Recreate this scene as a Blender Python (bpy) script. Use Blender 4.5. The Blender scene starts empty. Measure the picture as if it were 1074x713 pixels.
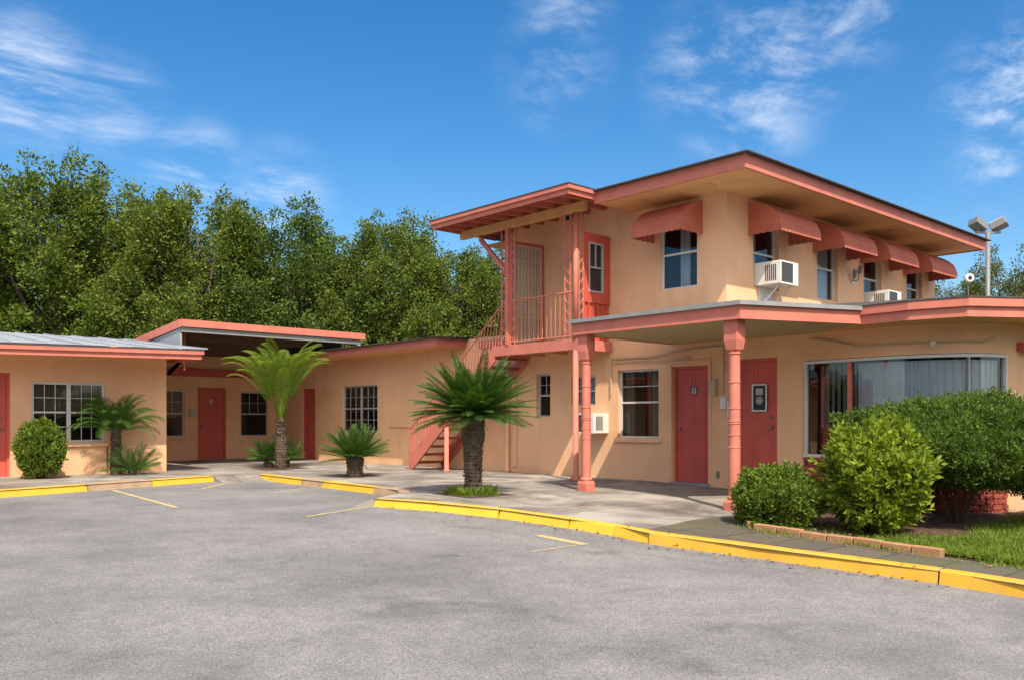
import bpy, bmesh, math, random
import numpy as np
from mathutils import Vector, Matrix, noise as mnoise

S = bpy.context.scene
COL = S.collection
R = math.radians

# ------------------------------------------------------------------ camera
# world: x runs along the long side of the two-storey block, y along its entrance side; z = 0 is the walk at door 11
cd = bpy.data.cameras.new('camera')
cam = bpy.data.objects.new('camera', cd)
COL.objects.link(cam)
cam.location = (0, 0, 1.08)
cam.rotation_euler = (R(90), 0, R(47.7 - 90))
cd.sensor_width = 36
cd.lens = 921 / 1074 * 36
cd.shift_y = (442 - 356.5) / 1074
cd.clip_start = 0.1
cd.clip_end = 3000
S.camera = cam

# ------------------------------------------------------------------ light
SUN_AZ = 27.0       # degrees from -y towards -x
SUN_EL = 53.0
sx, sy = -math.sin(R(SUN_AZ)), -math.cos(R(SUN_AZ))
sdir = Vector((sx * math.cos(R(SUN_EL)), sy * math.cos(R(SUN_EL)), math.sin(R(SUN_EL))))
sl = bpy.data.lights.new('sun', 'SUN')
sl.energy = 3.75
sl.angle = R(0.5)
sl.color = (1.0, 0.91, 0.78)
sun = bpy.data.objects.new('sun', sl)
COL.objects.link(sun)
sun.rotation_euler = sdir.to_track_quat('Z', 'Y').to_euler()

S.view_settings.view_transform = 'Standard'
S.view_settings.look = 'None'
S.view_settings.exposure = 0.82
S.view_settings.gamma = 1.0
S.view_settings.use_curve_mapping = False

w = bpy.data.worlds.new('World')
S.world = w
w.use_nodes = True
nt = w.node_tree
nt.nodes.clear()
wo = nt.nodes.new('ShaderNodeOutputWorld')
bg = nt.nodes.new('ShaderNodeBackground')
sky = nt.nodes.new('ShaderNodeTexSky')
sky.sky_type = 'NISHITA'
sky.sun_disc = False
sky.sun_elevation = R(SUN_EL)
sky.sun_rotation = R(180 + SUN_AZ)
sky.air_density = 1.0
sky.dust_density = 0.6
sky.ozone_density = 2.0
bg.inputs['Strength'].default_value = 0.105
nt.links.new(bg.outputs[0], wo.inputs[0])
hs = nt.nodes.new('ShaderNodeHueSaturation')
hs.inputs['Saturation'].default_value = 1.40
hs.inputs['Value'].default_value = 0.92
nt.links.new(sky.outputs[0], hs.inputs['Color'])

def wn(kind, **kw):
    n = nt.nodes.new('ShaderNode' + kind)
    for k, v in kw.items():
        setattr(n, k, v)
    return n
FW = Vector((0.673, 0.7396, 0)); RT = Vector((0.7396, -0.673, 0))
tc = wn('TexCoord')
def sky_dir(ax, ay):          # ax, ay: tangents right of and above the horizon direction FW
    return (FW + RT * ax + Vector((0, 0, ay))).normalized()
# wispy cirrus: noise on the sky dome, stretched, inside a few soft patches of cloud
mp = wn('Mapping')
mp.inputs['Rotation'].default_value = (0.2, R(-38), R(42))
mp.inputs['Scale'].default_value = (1.3, 7.5, 13.0)
nt.links.new(tc.outputs['Generated'], mp.inputs['Vector'])
nz = wn('TexNoise')
nz.inputs['Scale'].default_value = 2.2
nz.inputs['Detail'].default_value = 9
nz.inputs['Roughness'].default_value = 0.66
nz.inputs['Distortion'].default_value = 0.25
nt.links.new(mp.outputs[0], nz.inputs['Vector'])
cr = wn('MapRange', interpolation_type='SMOOTHSTEP')
cr.inputs['From Min'].default_value = 0.38
cr.inputs['From Max'].default_value = 0.80
nt.links.new(nz.outputs['Fac'], cr.inputs['Value'])
patches = [(-0.55, 0.385, 0.085, .95), (-0.46, 0.36, 0.07, .6), (-0.36, 0.28, 0.075, .7), (-0.27, 0.25, 0.08, .65),
           (0.22, 0.40, 0.085, .5), (0.27, 0.36, 0.10, .55), (0.31, 0.42, 0.10, .55), (0.37, 0.47, 0.09, .5), (0.05, 0.40, 0.08, .35), (0.06, 0.46, 0.07, .35),
           (0.59, 0.37, 0.10, .85), (0.57, 0.30, 0.08, .5), (1.2, .4, .3, .8), (-1.3, .35, .3, .8), (-.9, .5, .2, .7)]
acc = None
for (ax, ay, rad, amp) in patches:
    dp = wn('VectorMath', operation='DISTANCE')
    dp.inputs[1].default_value = sky_dir(ax, ay)
    nt.links.new(tc.outputs['Generated'], dp.inputs[0])
    mr = wn('MapRange', interpolation_type='SMOOTHSTEP')
    mr.inputs['From Min'].default_value = rad
    mr.inputs['From Max'].default_value = 0.0
    mr.inputs['To Min'].default_value = 0.0
    mr.inputs['To Max'].default_value = amp
    nt.links.new(dp.outputs['Value'], mr.inputs['Value'])
    if acc is None:
        acc = mr.outputs[0]
    else:
        mx = wn('Math', operation='MAXIMUM')
        nt.links.new(acc, mx.inputs[0]); nt.links.new(mr.outputs[0], mx.inputs[1])
        acc = mx.outputs[0]
mm = wn('Math', operation='MULTIPLY')
nt.links.new(acc, mm.inputs[0]); nt.links.new(cr.outputs[0], mm.inputs[1])
mix = wn('Mix', data_type='RGBA')
nt.links.new(mm.outputs[0], mix.inputs['Factor'])
nt.links.new(hs.outputs[0], mix.inputs['A'])
mix.inputs['B'].default_value = (6.6, 6.8, 7.1, 1)
# broad bright cloud bank added behind the camera, unseen, to fill the shaded walls
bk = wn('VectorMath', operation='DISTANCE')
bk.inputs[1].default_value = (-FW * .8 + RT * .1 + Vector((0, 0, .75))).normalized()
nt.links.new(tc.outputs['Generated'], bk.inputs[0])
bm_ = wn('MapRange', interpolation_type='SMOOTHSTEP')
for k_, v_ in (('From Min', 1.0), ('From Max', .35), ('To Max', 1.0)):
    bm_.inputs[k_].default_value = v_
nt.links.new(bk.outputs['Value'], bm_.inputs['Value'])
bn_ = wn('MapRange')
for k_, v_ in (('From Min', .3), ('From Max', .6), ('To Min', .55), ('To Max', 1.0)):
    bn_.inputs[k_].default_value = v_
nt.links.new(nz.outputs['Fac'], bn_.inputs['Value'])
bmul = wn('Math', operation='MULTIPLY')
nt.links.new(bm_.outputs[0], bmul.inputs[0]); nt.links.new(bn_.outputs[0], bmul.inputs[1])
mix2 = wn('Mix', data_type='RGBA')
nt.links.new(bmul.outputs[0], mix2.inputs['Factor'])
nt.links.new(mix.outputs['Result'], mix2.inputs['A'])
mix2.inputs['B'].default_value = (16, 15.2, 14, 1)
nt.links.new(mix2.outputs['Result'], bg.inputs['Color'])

# ------------------------------------------------------------------ materials
def new_mat(name):
    m = bpy.data.materials.new(name)
    m.use_nodes = True
    n = m.node_tree
    n.nodes.clear()
    out = n.nodes.new('ShaderNodeOutputMaterial')
    b = n.nodes.new('ShaderNodeBsdfPrincipled')
    n.links.new(b.outputs[0], out.inputs[0])
    return m, n, b, out

def nd(n, kind, ins=None, **kw):
    x = n.nodes.new('ShaderNode' + kind)
    for k, v in kw.items():
        setattr(x, k, v)
    for k, v in (ins or {}).items():
        if hasattr(v, 'is_output'):
            n.links.new(v, x.inputs[k])
        else:
            x.inputs[k].default_value = v
    return x

def c4(c, f=1.0):
    return (min(c[0] * f, 1), min(c[1] * f, 1), min(c[2] * f, 1), 1)

def paint(name, col, rough=.6, var=.12, vscale=2.5, bump=.0, bscale=60, dirt=0.0, dirtcol=(.12, .09, .06), dscale=7, spec=.35, metal=0.0, stretch=(1, 1, 1), chips=0.0):
    m, n, b, out = new_mat(name)
    t = nd(n, 'TexCoord')
    mp = nd(n, 'Mapping', {'Vector': t.outputs['Object'], 'Scale': stretch})
    a = nd(n, 'TexNoise', {'Vector': mp.outputs[0], 'Scale': vscale, 'Detail': 6, 'Roughness': .6})
    mr = nd(n, 'MapRange', {'Value': a.outputs['Fac'], 'From Min': .3, 'From Max': .7})
    mx = nd(n, 'Mix', {'Factor': mr.outputs[0], 'A': c4(col, 1 - var), 'B': c4(col, 1 + var)}, data_type='RGBA')
    res = mx.outputs['Result']
    if dirt:
        d = nd(n, 'TexNoise', {'Vector': mp.outputs[0], 'Scale': dscale, 'Detail': 8, 'Roughness': .7})
        dr = nd(n, 'MapRange', {'Value': d.outputs['Fac'], 'From Min': .52, 'From Max': .78, 'To Max': dirt})
        dx = nd(n, 'Mix', {'Factor': dr.outputs[0], 'A': res, 'B': c4(dirtcol)}, data_type='RGBA')
        res = dx.outputs['Result']
    if chips:
        d = nd(n, 'TexNoise', {'Vector': t.outputs['Object'], 'Scale': 22, 'Detail': 5, 'Roughness': .75})
        dr = nd(n, 'MapRange', {'Value': d.outputs['Fac'], 'From Min': .66 - chips, 'From Max': .69 - chips})
        dx = nd(n, 'Mix', {'Factor': dr.outputs[0], 'A': res, 'B': c4((.3, .27, .23))}, data_type='RGBA')
        res = dx.outputs['Result']
    n.links.new(res, b.inputs['Base Color'])
    b.inputs['Roughness'].default_value = rough
    b.inputs['Specular IOR Level'].default_value = spec
    b.inputs['Metallic'].default_value = metal
    if bump:
        bn = nd(n, 'TexNoise', {'Vector': t.outputs['Object'], 'Scale': bscale, 'Detail': 5, 'Roughness': .65})
        bp = nd(n, 'Bump', {'Height': bn.outputs['Fac'], 'Strength': bump, 'Distance': .01})
        n.links.new(bp.outputs[0], b.inputs['Normal'])
    return m

TAN = (.79, .465, .265)
MT = {}
def stucco_mat():
    m, n, b, out = new_mat('tan_stucco')
    t = nd(n, 'TexCoord'); v = t.outputs['Object']
    a = nd(n, 'TexNoise', {'Vector': v, 'Scale': .9, 'Detail': 7, 'Roughness': .62})
    ar = nd(n, 'MapRange', {'Value': a.outputs['Fac'], 'From Min': .3, 'From Max': .7})
    mx = nd(n, 'Mix', {'Factor': ar.outputs[0], 'A': c4((TAN[0] * .90, TAN[1] * .86, TAN[2] * .82)), 'B': c4((TAN[0] * 1.05, TAN[1] * 1.07, TAN[2] * 1.10))}, data_type='RGBA')
    mp = nd(n, 'Mapping', {'Vector': v, 'Scale': (2.3, 2.3, .40)})
    st = nd(n, 'TexNoise', {'Vector': mp.outputs[0], 'Scale': 1.6, 'Detail': 6, 'Roughness': .65})
    sr = nd(n, 'MapRange', {'Value': st.outputs['Fac'], 'From Min': .52, 'From Max': .85, 'To Max': .30})
    x = nd(n, 'Mix', {'Factor': sr.outputs[0], 'A': mx.outputs['Result'], 'B': (.36, .21, .11, 1)}, data_type='RGBA')
    pt = nd(n, 'TexNoise', {'Vector': v, 'Scale': 2.2, 'Detail': 3, 'Roughness': .5, 'Distortion': .8})
    pr = nd(n, 'MapRange', {'Value': pt.outputs['Fac'], 'From Min': .66, 'From Max': .70, 'To Max': .35})
    y = nd(n, 'Mix', {'Factor': pr.outputs[0], 'A': x.outputs['Result'], 'B': c4((TAN[0] * 1.10, TAN[1] * 1.18, TAN[2] * 1.3))}, data_type='RGBA')
    n.links.new(y.outputs['Result'], b.inputs['Base Color'])
    b.inputs['Roughness'].default_value = .88
    b.inputs['Specular IOR Level'].default_value = .2
    bn = nd(n, 'TexNoise', {'Vector': v, 'Scale': 70, 'Detail': 5, 'Roughness': .65})
    wv = nd(n, 'TexNoise', {'Vector': v, 'Scale': 1.5, 'Detail': 2})
    b1 = nd(n, 'Bump', {'Height': wv.outputs['Fac'], 'Strength': .25, 'Distance': .05})
    b2 = nd(n, 'Bump', {'Height': bn.outputs['Fac'], 'Strength': .7, 'Distance': .012, 'Normal': b1.outputs[0]})
    n.links.new(b2.outputs[0], b.inputs['Normal'])
    return m
MT['stucco'] = stucco_mat()
MT['soffit'] = paint('tan_soffit', (.68, .37, .15), .8, .10, 2.0, .1, 40, .30, (.44, .20, .07), 2.2, .2)
MT['canopy_soffit'] = paint('olive_soffit', (.42, .34, .18), .8, .08, 2.0, .05, 40, .2, (.25, .18, .09), 3)
MT['trim'] = paint('salmon_trim', (.53, .165, .115), .6, .13, 3.0, .12, 50, .35, (.34, .15, .11), 7, .3, chips=.0)
MT['rail'] = paint('salmon_rail', (.54, .17, .115), .55, .14, 6, .05, 60, .35, (.30, .12, .08), 12)
MT['tread'] = paint('red_brown_tread', (.32, .085, .05), .6, .15, 5, .05, 60, .3, (.18, .06, .04), 9)
MT['door'] = paint('red_door_paint', (.52, .095, .068), .55, .14, 3, .08, 40, .3, (.24, .05, .04), 6)
MT['awning'] = paint('rust_awning', (.46, .125, .075), .65, .14, 4, .08, 90, .35, (.30, .09, .055), 6)
MT['white'] = paint('white_paint', (.60, .58, .54), .5, .06, 6, .03, 60, .15, (.4, .36, .3), 9)
MT['alu'] = paint('aluminium_frame', (.40, .40, .40), .45, .06, 8, 0, 60, .1, (.3, .28, .25), 9)
MT['metal_roof'] = paint('silver_roof_metal', (.30, .315, .335), .5, .14, 2.0, .1, 30, .35, (.35, .33, .31), 3, .4, stretch=(1, .25, 1))
MT['drip'] = paint('grey_drip_edge', (.24, .24, .235), .5, .12, 5, .05, 30, .3, (.13, .12, .10), 6)
MT['shingle'] = paint('dark_shingle', (.07, .06, .055), .9, .25, 12, .5, 60)
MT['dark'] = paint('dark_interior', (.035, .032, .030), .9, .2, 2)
MT['curtain'] = paint('beige_curtain', (.34, .30, .22), .9, .1, 4)
MT['curtain_w'] = paint('pale_curtain', (.80, .80, .80), .9, .06, 4)
MT['blind'] = paint('brown_blind', (.30, .23, .15), .9, .12, 5)
MT['wood'] = paint('tan_beam', (.58, .33, .13), .75, .14, 3, .15, 40, .25, (.3, .15, .06), 6)
MT['rafter'] = paint('salmon_rafter', (.50, .15, .085), .7, .15, 4, .1, 40, .2, (.25, .08, .05), 6)
MT['deck'] = paint('carport_deck', (.045, .034, .027), .85, .3, 1.5, .1, 30)
MT['iron'] = paint('grey_iron', (.17, .165, .16), .5, .15, 9, .1, 60, .3, (.2, .1, .05), 9, .5)
MT['box'] = paint('tan_metal_box', (.50, .38, .24), .55, .08, 6, .03, 60, .2, (.25, .18, .1), 9)
MT['grille'] = paint('dark_grille', (.055, .055, .055), .6, .2, 30)
MT['black'] = paint('black_panel', (.02, .02, .02), .4, .2, 20)
MT['ac'] = paint('ac_enamel', (.68, .66, .60), .45, .06, 6, .03, 60, .3, (.36, .31, .24), 7)
MT['gate'] = paint('cream_gate', (.56, .42, .31), .6, .08, 6, .05, 40, .25, (.35, .22, .14), 9)
MT['yellow'] = paint('yellow_kerb_paint', (.66, .385, .03), .65, .12, 3.0, .3, 45, .45, (.38, .25, .07), 6, .3, chips=.035)
MT['yellow_old'] = paint('worn_yellow_paint', (.60, .32, .03), .7, .18, 2.5, .35, 45, .65, (.33, .20, .06), 5, .3, chips=.05)
MT['line'] = paint('faded_line_paint', (.52, .38, .13), .85, .15, 6, .1, 60, .9, (.22, .20, .185), 10, chips=.15)
MT['kerb_bare'] = paint('bare_kerb', (.36, .24, .14), .85, .18, 4, .4, 50, .35, (.18, .12, .08), 6)
MT['soil'] = paint('soil_mulch', (.085, .045, .028), .95, .45, 14, 1.0, 45, .4, (.03, .018, .012), 18)
MT['dead'] = paint('dead_frond', (.17, .105, .045), .9, .3, 8)
MT['bark'] = paint('tree_bark', (.09, .065, .045), .9, .3, 6, .8, 25, stretch=(1, 1, .3))
MT['sago_bark'] = paint('sago_bark', (.080, .058, .038), .95, .45, 14, .9, 45, .5, (.03, .02, .015), 12)

def brick_mat():
    m, n, b, out = new_mat('red_brick')
    t = nd(n, 'TexCoord')
    ms = nd(n, 'TexNoise', {'Vector': t.outputs['Object'], 'Scale': 5, 'Detail': 5})
    mr = nd(n, 'MapRange', {'Value': ms.outputs['Fac'], 'From Min': .3, 'From Max': .7})
    mx = nd(n, 'Mix', {'Factor': mr.outputs[0], 'A': (.27, .045, .028, 1), 'B': (.42, .085, .05, 1)}, data_type='RGBA')
    n.links.new(mx.outputs['Result'], b.inputs['Base Color'])
    bn = nd(n, 'TexNoise', {'Vector': t.outputs['Object'], 'Scale': 40, 'Detail': 5})
    bp = nd(n, 'Bump', {'Height': bn.outputs['Fac'], 'Strength': .5, 'Distance': .01})
    n.links.new(bp.outputs[0], b.inputs['Normal'])
    b.inputs['Roughness'].default_value = .8
    return m
MT['brick'] = brick_mat()

def glass_mat(name='window_glass', tint=(.66, .68, .68), refl=.0):
    m, n, b, out = new_mat(name)
    n.nodes.remove(b)
    tr = nd(n, 'BsdfTransparent', {'Color': c4(tint)})
    gl = nd(n, 'BsdfGlossy', {'Color': (.95, .97, 1, 1), 'Roughness': .02})
    t = nd(n, 'TexCoord')
    bn = nd(n, 'TexNoise', {'Vector': t.outputs['Object'], 'Scale': 1.6, 'Detail': 2})
    bp = nd(n, 'Bump', {'Height': bn.outputs['Fac'], 'Strength': .12, 'Distance': .02})
    n.links.new(bp.outputs[0], gl.inputs['Normal'])
    fr = nd(n, 'Fresnel', {'IOR': 1.55})
    ad = nd(n, 'Math', {0: fr.outputs[0], 1: refl}, operation='ADD', use_clamp=True)
    mx = nd(n, 'MixShader', {0: ad.outputs[0], 1: tr.outputs[0], 2: gl.outputs[0]})
    n.links.new(mx.outputs[0], out.inputs[0])
    return m
MT['glass'] = glass_mat()
MT['glass_r'] = glass_mat('shiny_window_glass', (.70, .75, .78), .02)

def leaf_mat(name, dark, light, trans=.35, rough=.45, hvar=.03):
    m, n, b, out = new_mat(name)
    g = nd(n, 'NewGeometry')
    t = nd(n, 'TexCoord')
    ns = nd(n, 'TexNoise', {'Vector': t.outputs['Object'], 'Scale': 1.6, 'Detail': 3})
    ad = nd(n, 'Math', {0: g.outputs['Random Per Island'], 1: ns.outputs['Fac']}, operation='ADD')
    mr = nd(n, 'MapRange', {'Value': ad.outputs[0], 'From Min': .35, 'From Max': 1.25})
    mx = nd(n, 'Mix', {'Factor': mr.outputs[0], 'A': c4(dark), 'B': c4(light)}, data_type='RGBA')
    n.links.new(mx.outputs['Result'], b.inputs['Base Color'])
    b.inputs['Roughness'].default_value = max(rough, .55)
    b.inputs['Specular IOR Level'].default_value = .18
    tl = nd(n, 'BsdfTranslucent', {'Color': mx.outputs['Result']})
    mt = nd(n, 'Mix', {'Factor': 1.0, 'A': mx.outputs['Result'], 'B': (1.35, 1.35, .5, 1)}, data_type='RGBA', blend_type='MULTIPLY')
    n.links.new(mt.outputs['Result'], tl.inputs['Color'])
    ms = nd(n, 'MixShader', {0: trans, 1: b.outputs[0], 2: tl.outputs[0]})
    n.links.new(ms.outputs[0], out.inputs[0])
    return m
MT['leaf_tree'] = leaf_mat('tree_leaves', (.030, .060, .010), (.15, .195, .030), .25)
MT['leaf_tree_c'] = leaf_mat('deep_green_leaves', (.024, .055, .011), (.115, .17, .030), .25)
MT['leaf_tree_d'] = leaf_mat('yellowish_leaves', (.030, .060, .010), (.155, .195, .030), .25)
MT['leaf_tree_b'] = leaf_mat('olive_tree_leaves', (.060, .085, .022), (.145, .155, .04), .3)
MT['leaf_sago'] = leaf_mat('sago_leaves', (.024, .070, .014), (.070, .140, .024), .25)
MT['leaf_palm'] = leaf_mat('bright_palm_leaves', (.085, .16, .022), (.20, .27, .035), .35)
MT['leaf_lush'] = leaf_mat('lush_leaves', (.075, .135, .014), (.25, .31, .028), .35, .35)
MT['leaf_clip'] = leaf_mat('clipped_leaves', (.045, .095, .014), (.17, .23, .03), .3)
MT['leaf_yew'] = leaf_mat('yew_needles', (.030, .075, .016), (.12, .185, .028), .3, .7)
MT['grass'] = leaf_mat('grass_blades', (.085, .15, .018), (.20, .27, .035), .3, .5)

def asphalt_mat():
    m, n, b, out = new_mat('worn_asphalt')
    t = nd(n, 'TexCoord'); v = t.outputs['Object']
    fine = nd(n, 'TexNoise', {'Vector': v, 'Scale': 90, 'Detail': 5, 'Roughness': .8})
    vo = nd(n, 'TexVoronoi', {'Vector': v, 'Scale': 120})
    f = nd(n, 'MapRange', {'Value': fine.outputs['Fac'], 'From Min': .3, 'From Max': .7, 'To Min': .62, 'To Max': 1.30})
    vs = nd(n, 'Separate' + 'Color', {0: vo.outputs['Color']})
    f2 = nd(n, 'MapRange', {'Value': vs.outputs[0], 'To Min': .62, 'To Max': 1.36})
    big = nd(n, 'TexNoise', {'Vector': v, 'Scale': .55, 'Detail': 8, 'Roughness': .62, 'Distortion': .4})
    bg_ = nd(n, 'MapRange', {'Value': big.outputs['Fac'], 'From Min': .30, 'From Max': .62, 'To Min': .66, 'To Max': 1.06})
    mid = nd(n, 'TexNoise', {'Vector': v, 'Scale': 4.5, 'Detail': 6, 'Roughness': .7})
    md = nd(n, 'MapRange', {'Value': mid.outputs['Fac'], 'From Min': .3, 'From Max': .7, 'To Min': .86, 'To Max': 1.12})
    a = nd(n, 'Math', {0: f.outputs[0], 1: f2.outputs[0]}, operation='MULTIPLY')
    c = nd(n, 'Math', {0: a.outputs[0], 1: bg_.outputs[0]}, operation='MULTIPLY')
    e = nd(n, 'Math', {0: c.outputs[0], 1: md.outputs[0]}, operation='MULTIPLY')
    # cracks
    cw = nd(n, 'TexNoise', {'Vector': v, 'Scale': 1.8, 'Detail': 5})
    cm = nd(n, 'Mix', {'Factor': .35, 'A': v, 'B': cw.outputs['Color']}, data_type='VECTOR')
    ce = nd(n, 'TexVoronoi', {'Vector': cm.outputs['Result'], 'Scale': .55}, feature='DISTANCE_TO_EDGE')
    ck = nd(n, 'MapRange', {'Value': ce.outputs['Distance'], 'From Min': .0, 'From Max': .006, 'To Min': .72, 'To Max': 1.0})
    ckm = nd(n, 'TexNoise', {'Vector': v, 'Scale': .3, 'Detail': 2})
    ckf = nd(n, 'MapRange', {'Value': ckm.outputs['Fac'], 'From Min': .54, 'From Max': .62})
    cx = nd(n, 'Mix', {'Factor': ckf.outputs[0], 'A': 1.0, 'B': ck.outputs[0]}, data_type='FLOAT')
    g = nd(n, 'Math', {0: e.outputs[0], 1: cx.outputs['Result']}, operation='MULTIPLY')
    oil = nd(n, 'TexNoise', {'Vector': v, 'Scale': .85, 'Detail': 4, 'Roughness': .55, 'Distortion': .5})
    om = nd(n, 'MapRange', {'Value': oil.outputs['Fac'], 'From Min': .60, 'From Max': .72, 'To Min': 1.0, 'To Max': .66})
    g = nd(n, 'Math', {0: g.outputs[0], 1: om.outputs[0]}, operation='MULTIPLY')
    sc = nd(n, 'VectorMath', {0: (.232, .219, .211), 'Scale': g.outputs[0]}, operation='SCALE')
    n.links.new(sc.outputs[0], b.inputs['Base Color'])
    b.inputs['Roughness'].default_value = .88
    b.inputs['Specular IOR Level'].default_value = .25
    bp = nd(n, 'Bump', {'Height': a.outputs[0], 'Strength': .55, 'Distance': .006})
    n.links.new(bp.outputs[0], b.inputs['Normal'])
    return m
MT['asphalt'] = asphalt_mat()

def concrete_mat():
    m, n, b, out = new_mat('stained_concrete')
    t = nd(n, 'TexCoord'); v = t.outputs['Object']
    big = nd(n, 'TexNoise', {'Vector': v, 'Scale': .9, 'Detail': 8, 'Roughness': .65, 'Distortion': .6})
    r = nd(n, 'ValToRGB', {'Fac': big.outputs['Fac']})
    r.color_ramp.elements[0].position = .33; r.color_ramp.elements[0].color = (.105, .085, .070, 1)
    r.color_ramp.elements[1].position = .62; r.color_ramp.elements[1].color = (.36, .325, .275, 1)
    el = r.color_ramp.elements.new(.47); el.color = (.215, .185, .155, 1)
    rust = nd(n, 'TexNoise', {'Vector': v, 'Scale': 1.3, 'Detail': 6, 'Roughness': .6, 'Distortion': 1.0})
    rm = nd(n, 'MapRange', {'Value': rust.outputs['Fac'], 'From Min': .58, 'From Max': .74, 'To Max': .55})
    x = nd(n, 'Mix', {'Factor': rm.outputs[0], 'A': r.outputs[0], 'B': (.38, .23, .10, 1)}, data_type='RGBA')
    fine = nd(n, 'TexNoise', {'Vector': v, 'Scale': 60, 'Detail': 5, 'Roughness': .7})
    fm = nd(n, 'MapRange', {'Value': fine.outputs['Fac'], 'From Min': .3, 'From Max': .7, 'To Min': .85, 'To Max': 1.15})
    br = nd(n, 'TexBrick', {'Vector': v, 'Color1': (1, 1, 1, 1), 'Color2': (.80, .80, .82, 1), 'Mortar': (.40, .36, .32, 1), 'Scale': 1.0,
                            'Mortar Size': .010, 'Brick Width': 1.55, 'Row Height': 1.3})
    br.offset = 0.0
    y = nd(n, 'Mix', {'Factor': 1.0, 'A': x.outputs['Result'], 'B': br.outputs['Color']}, data_type='RGBA', blend_type='MULTIPLY')
    sc = nd(n, 'VectorMath', {0: y.outputs['Result'], 'Scale': fm.outputs[0]}, operation='SCALE')
    n.links.new(sc.outputs[0], b.inputs['Base Color'])
    b.inputs['Roughness'].default_value = .85
    bp = nd(n, 'Bump', {'Height': fine.outputs['Fac'], 'Strength': .3, 'Distance': .006})
    n.links.new(bp.outputs[0], b.inputs['Normal'])
    return m
MT['concrete'] = concrete_mat()

def paver_mat():
    m, n, b, out = new_mat('mossy_pavers')
    t = nd(n, 'TexCoord'); v = t.outputs['Object']
    br = nd(n, 'TexBrick', {'Vector': v, 'Color1': (.115, .088, .064, 1), 'Color2': (.085, .068, .05, 1), 'Mortar': (.05, .04, .03, 1), 'Scale': 1.0,
                            'Mortar Size': .018, 'Brick Width': .62, 'Row Height': .55})
    br.offset = 0.0
    ns = nd(n, 'TexNoise', {'Vector': v, 'Scale': 2.6, 'Detail': 8, 'Roughness': .7})
    mr = nd(n, 'MapRange', {'Value': ns.outputs['Fac'], 'From Min': .46, 'From Max': .64, 'To Max': .75})
    x = nd(n, 'Mix', {'Factor': mr.outputs[0], 'A': br.outputs['Color'], 'B': (.085, .095, .028, 1)}, data_type='RGBA')
    n.links.new(x.outputs['Result'], b.inputs['Base Color'])
    b.inputs['Roughness'].default_value = .9
    f = nd(n, 'TexNoise', {'Vector': v, 'Scale': 50, 'Detail': 5})
    bp = nd(n, 'Bump', {'Height': f.outputs['Fac'], 'Strength': .5, 'Distance': .008})
    n.links.new(bp.outputs[0], b.inputs['Normal'])
    return m
MT['paver'] = paver_mat()

# ------------------------------------------------------------------ mesh helpers
class Fr:
    """a wall frame: t along the wall, n out of it, z up"""
    def __init__(s, o, t, n):
        s.o, s.t, s.n = o, t, n
    def P(s, t, n, z):
        return (s.o[0] + t * s.t[0] + n * s.n[0], s.o[1] + t * s.t[1] + n * s.n[1], z)
WORLD = Fr((0, 0), (1, 0), (0, 1))
FA = Fr((12.7, 0), (0, 1), (-1, 0))          # entrance side of the block and of the middle wing
FB = Fr((0, 8.56), (1, 0), (0, -1))          # long side of the block, upper storey
FL = Fr((0, 19.2), (1, 0), (0, -1))          # front of the left wing
FBK = Fr((0, 24.4), (1, 0), (0, -1))         # back wall of the breezeway

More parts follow.
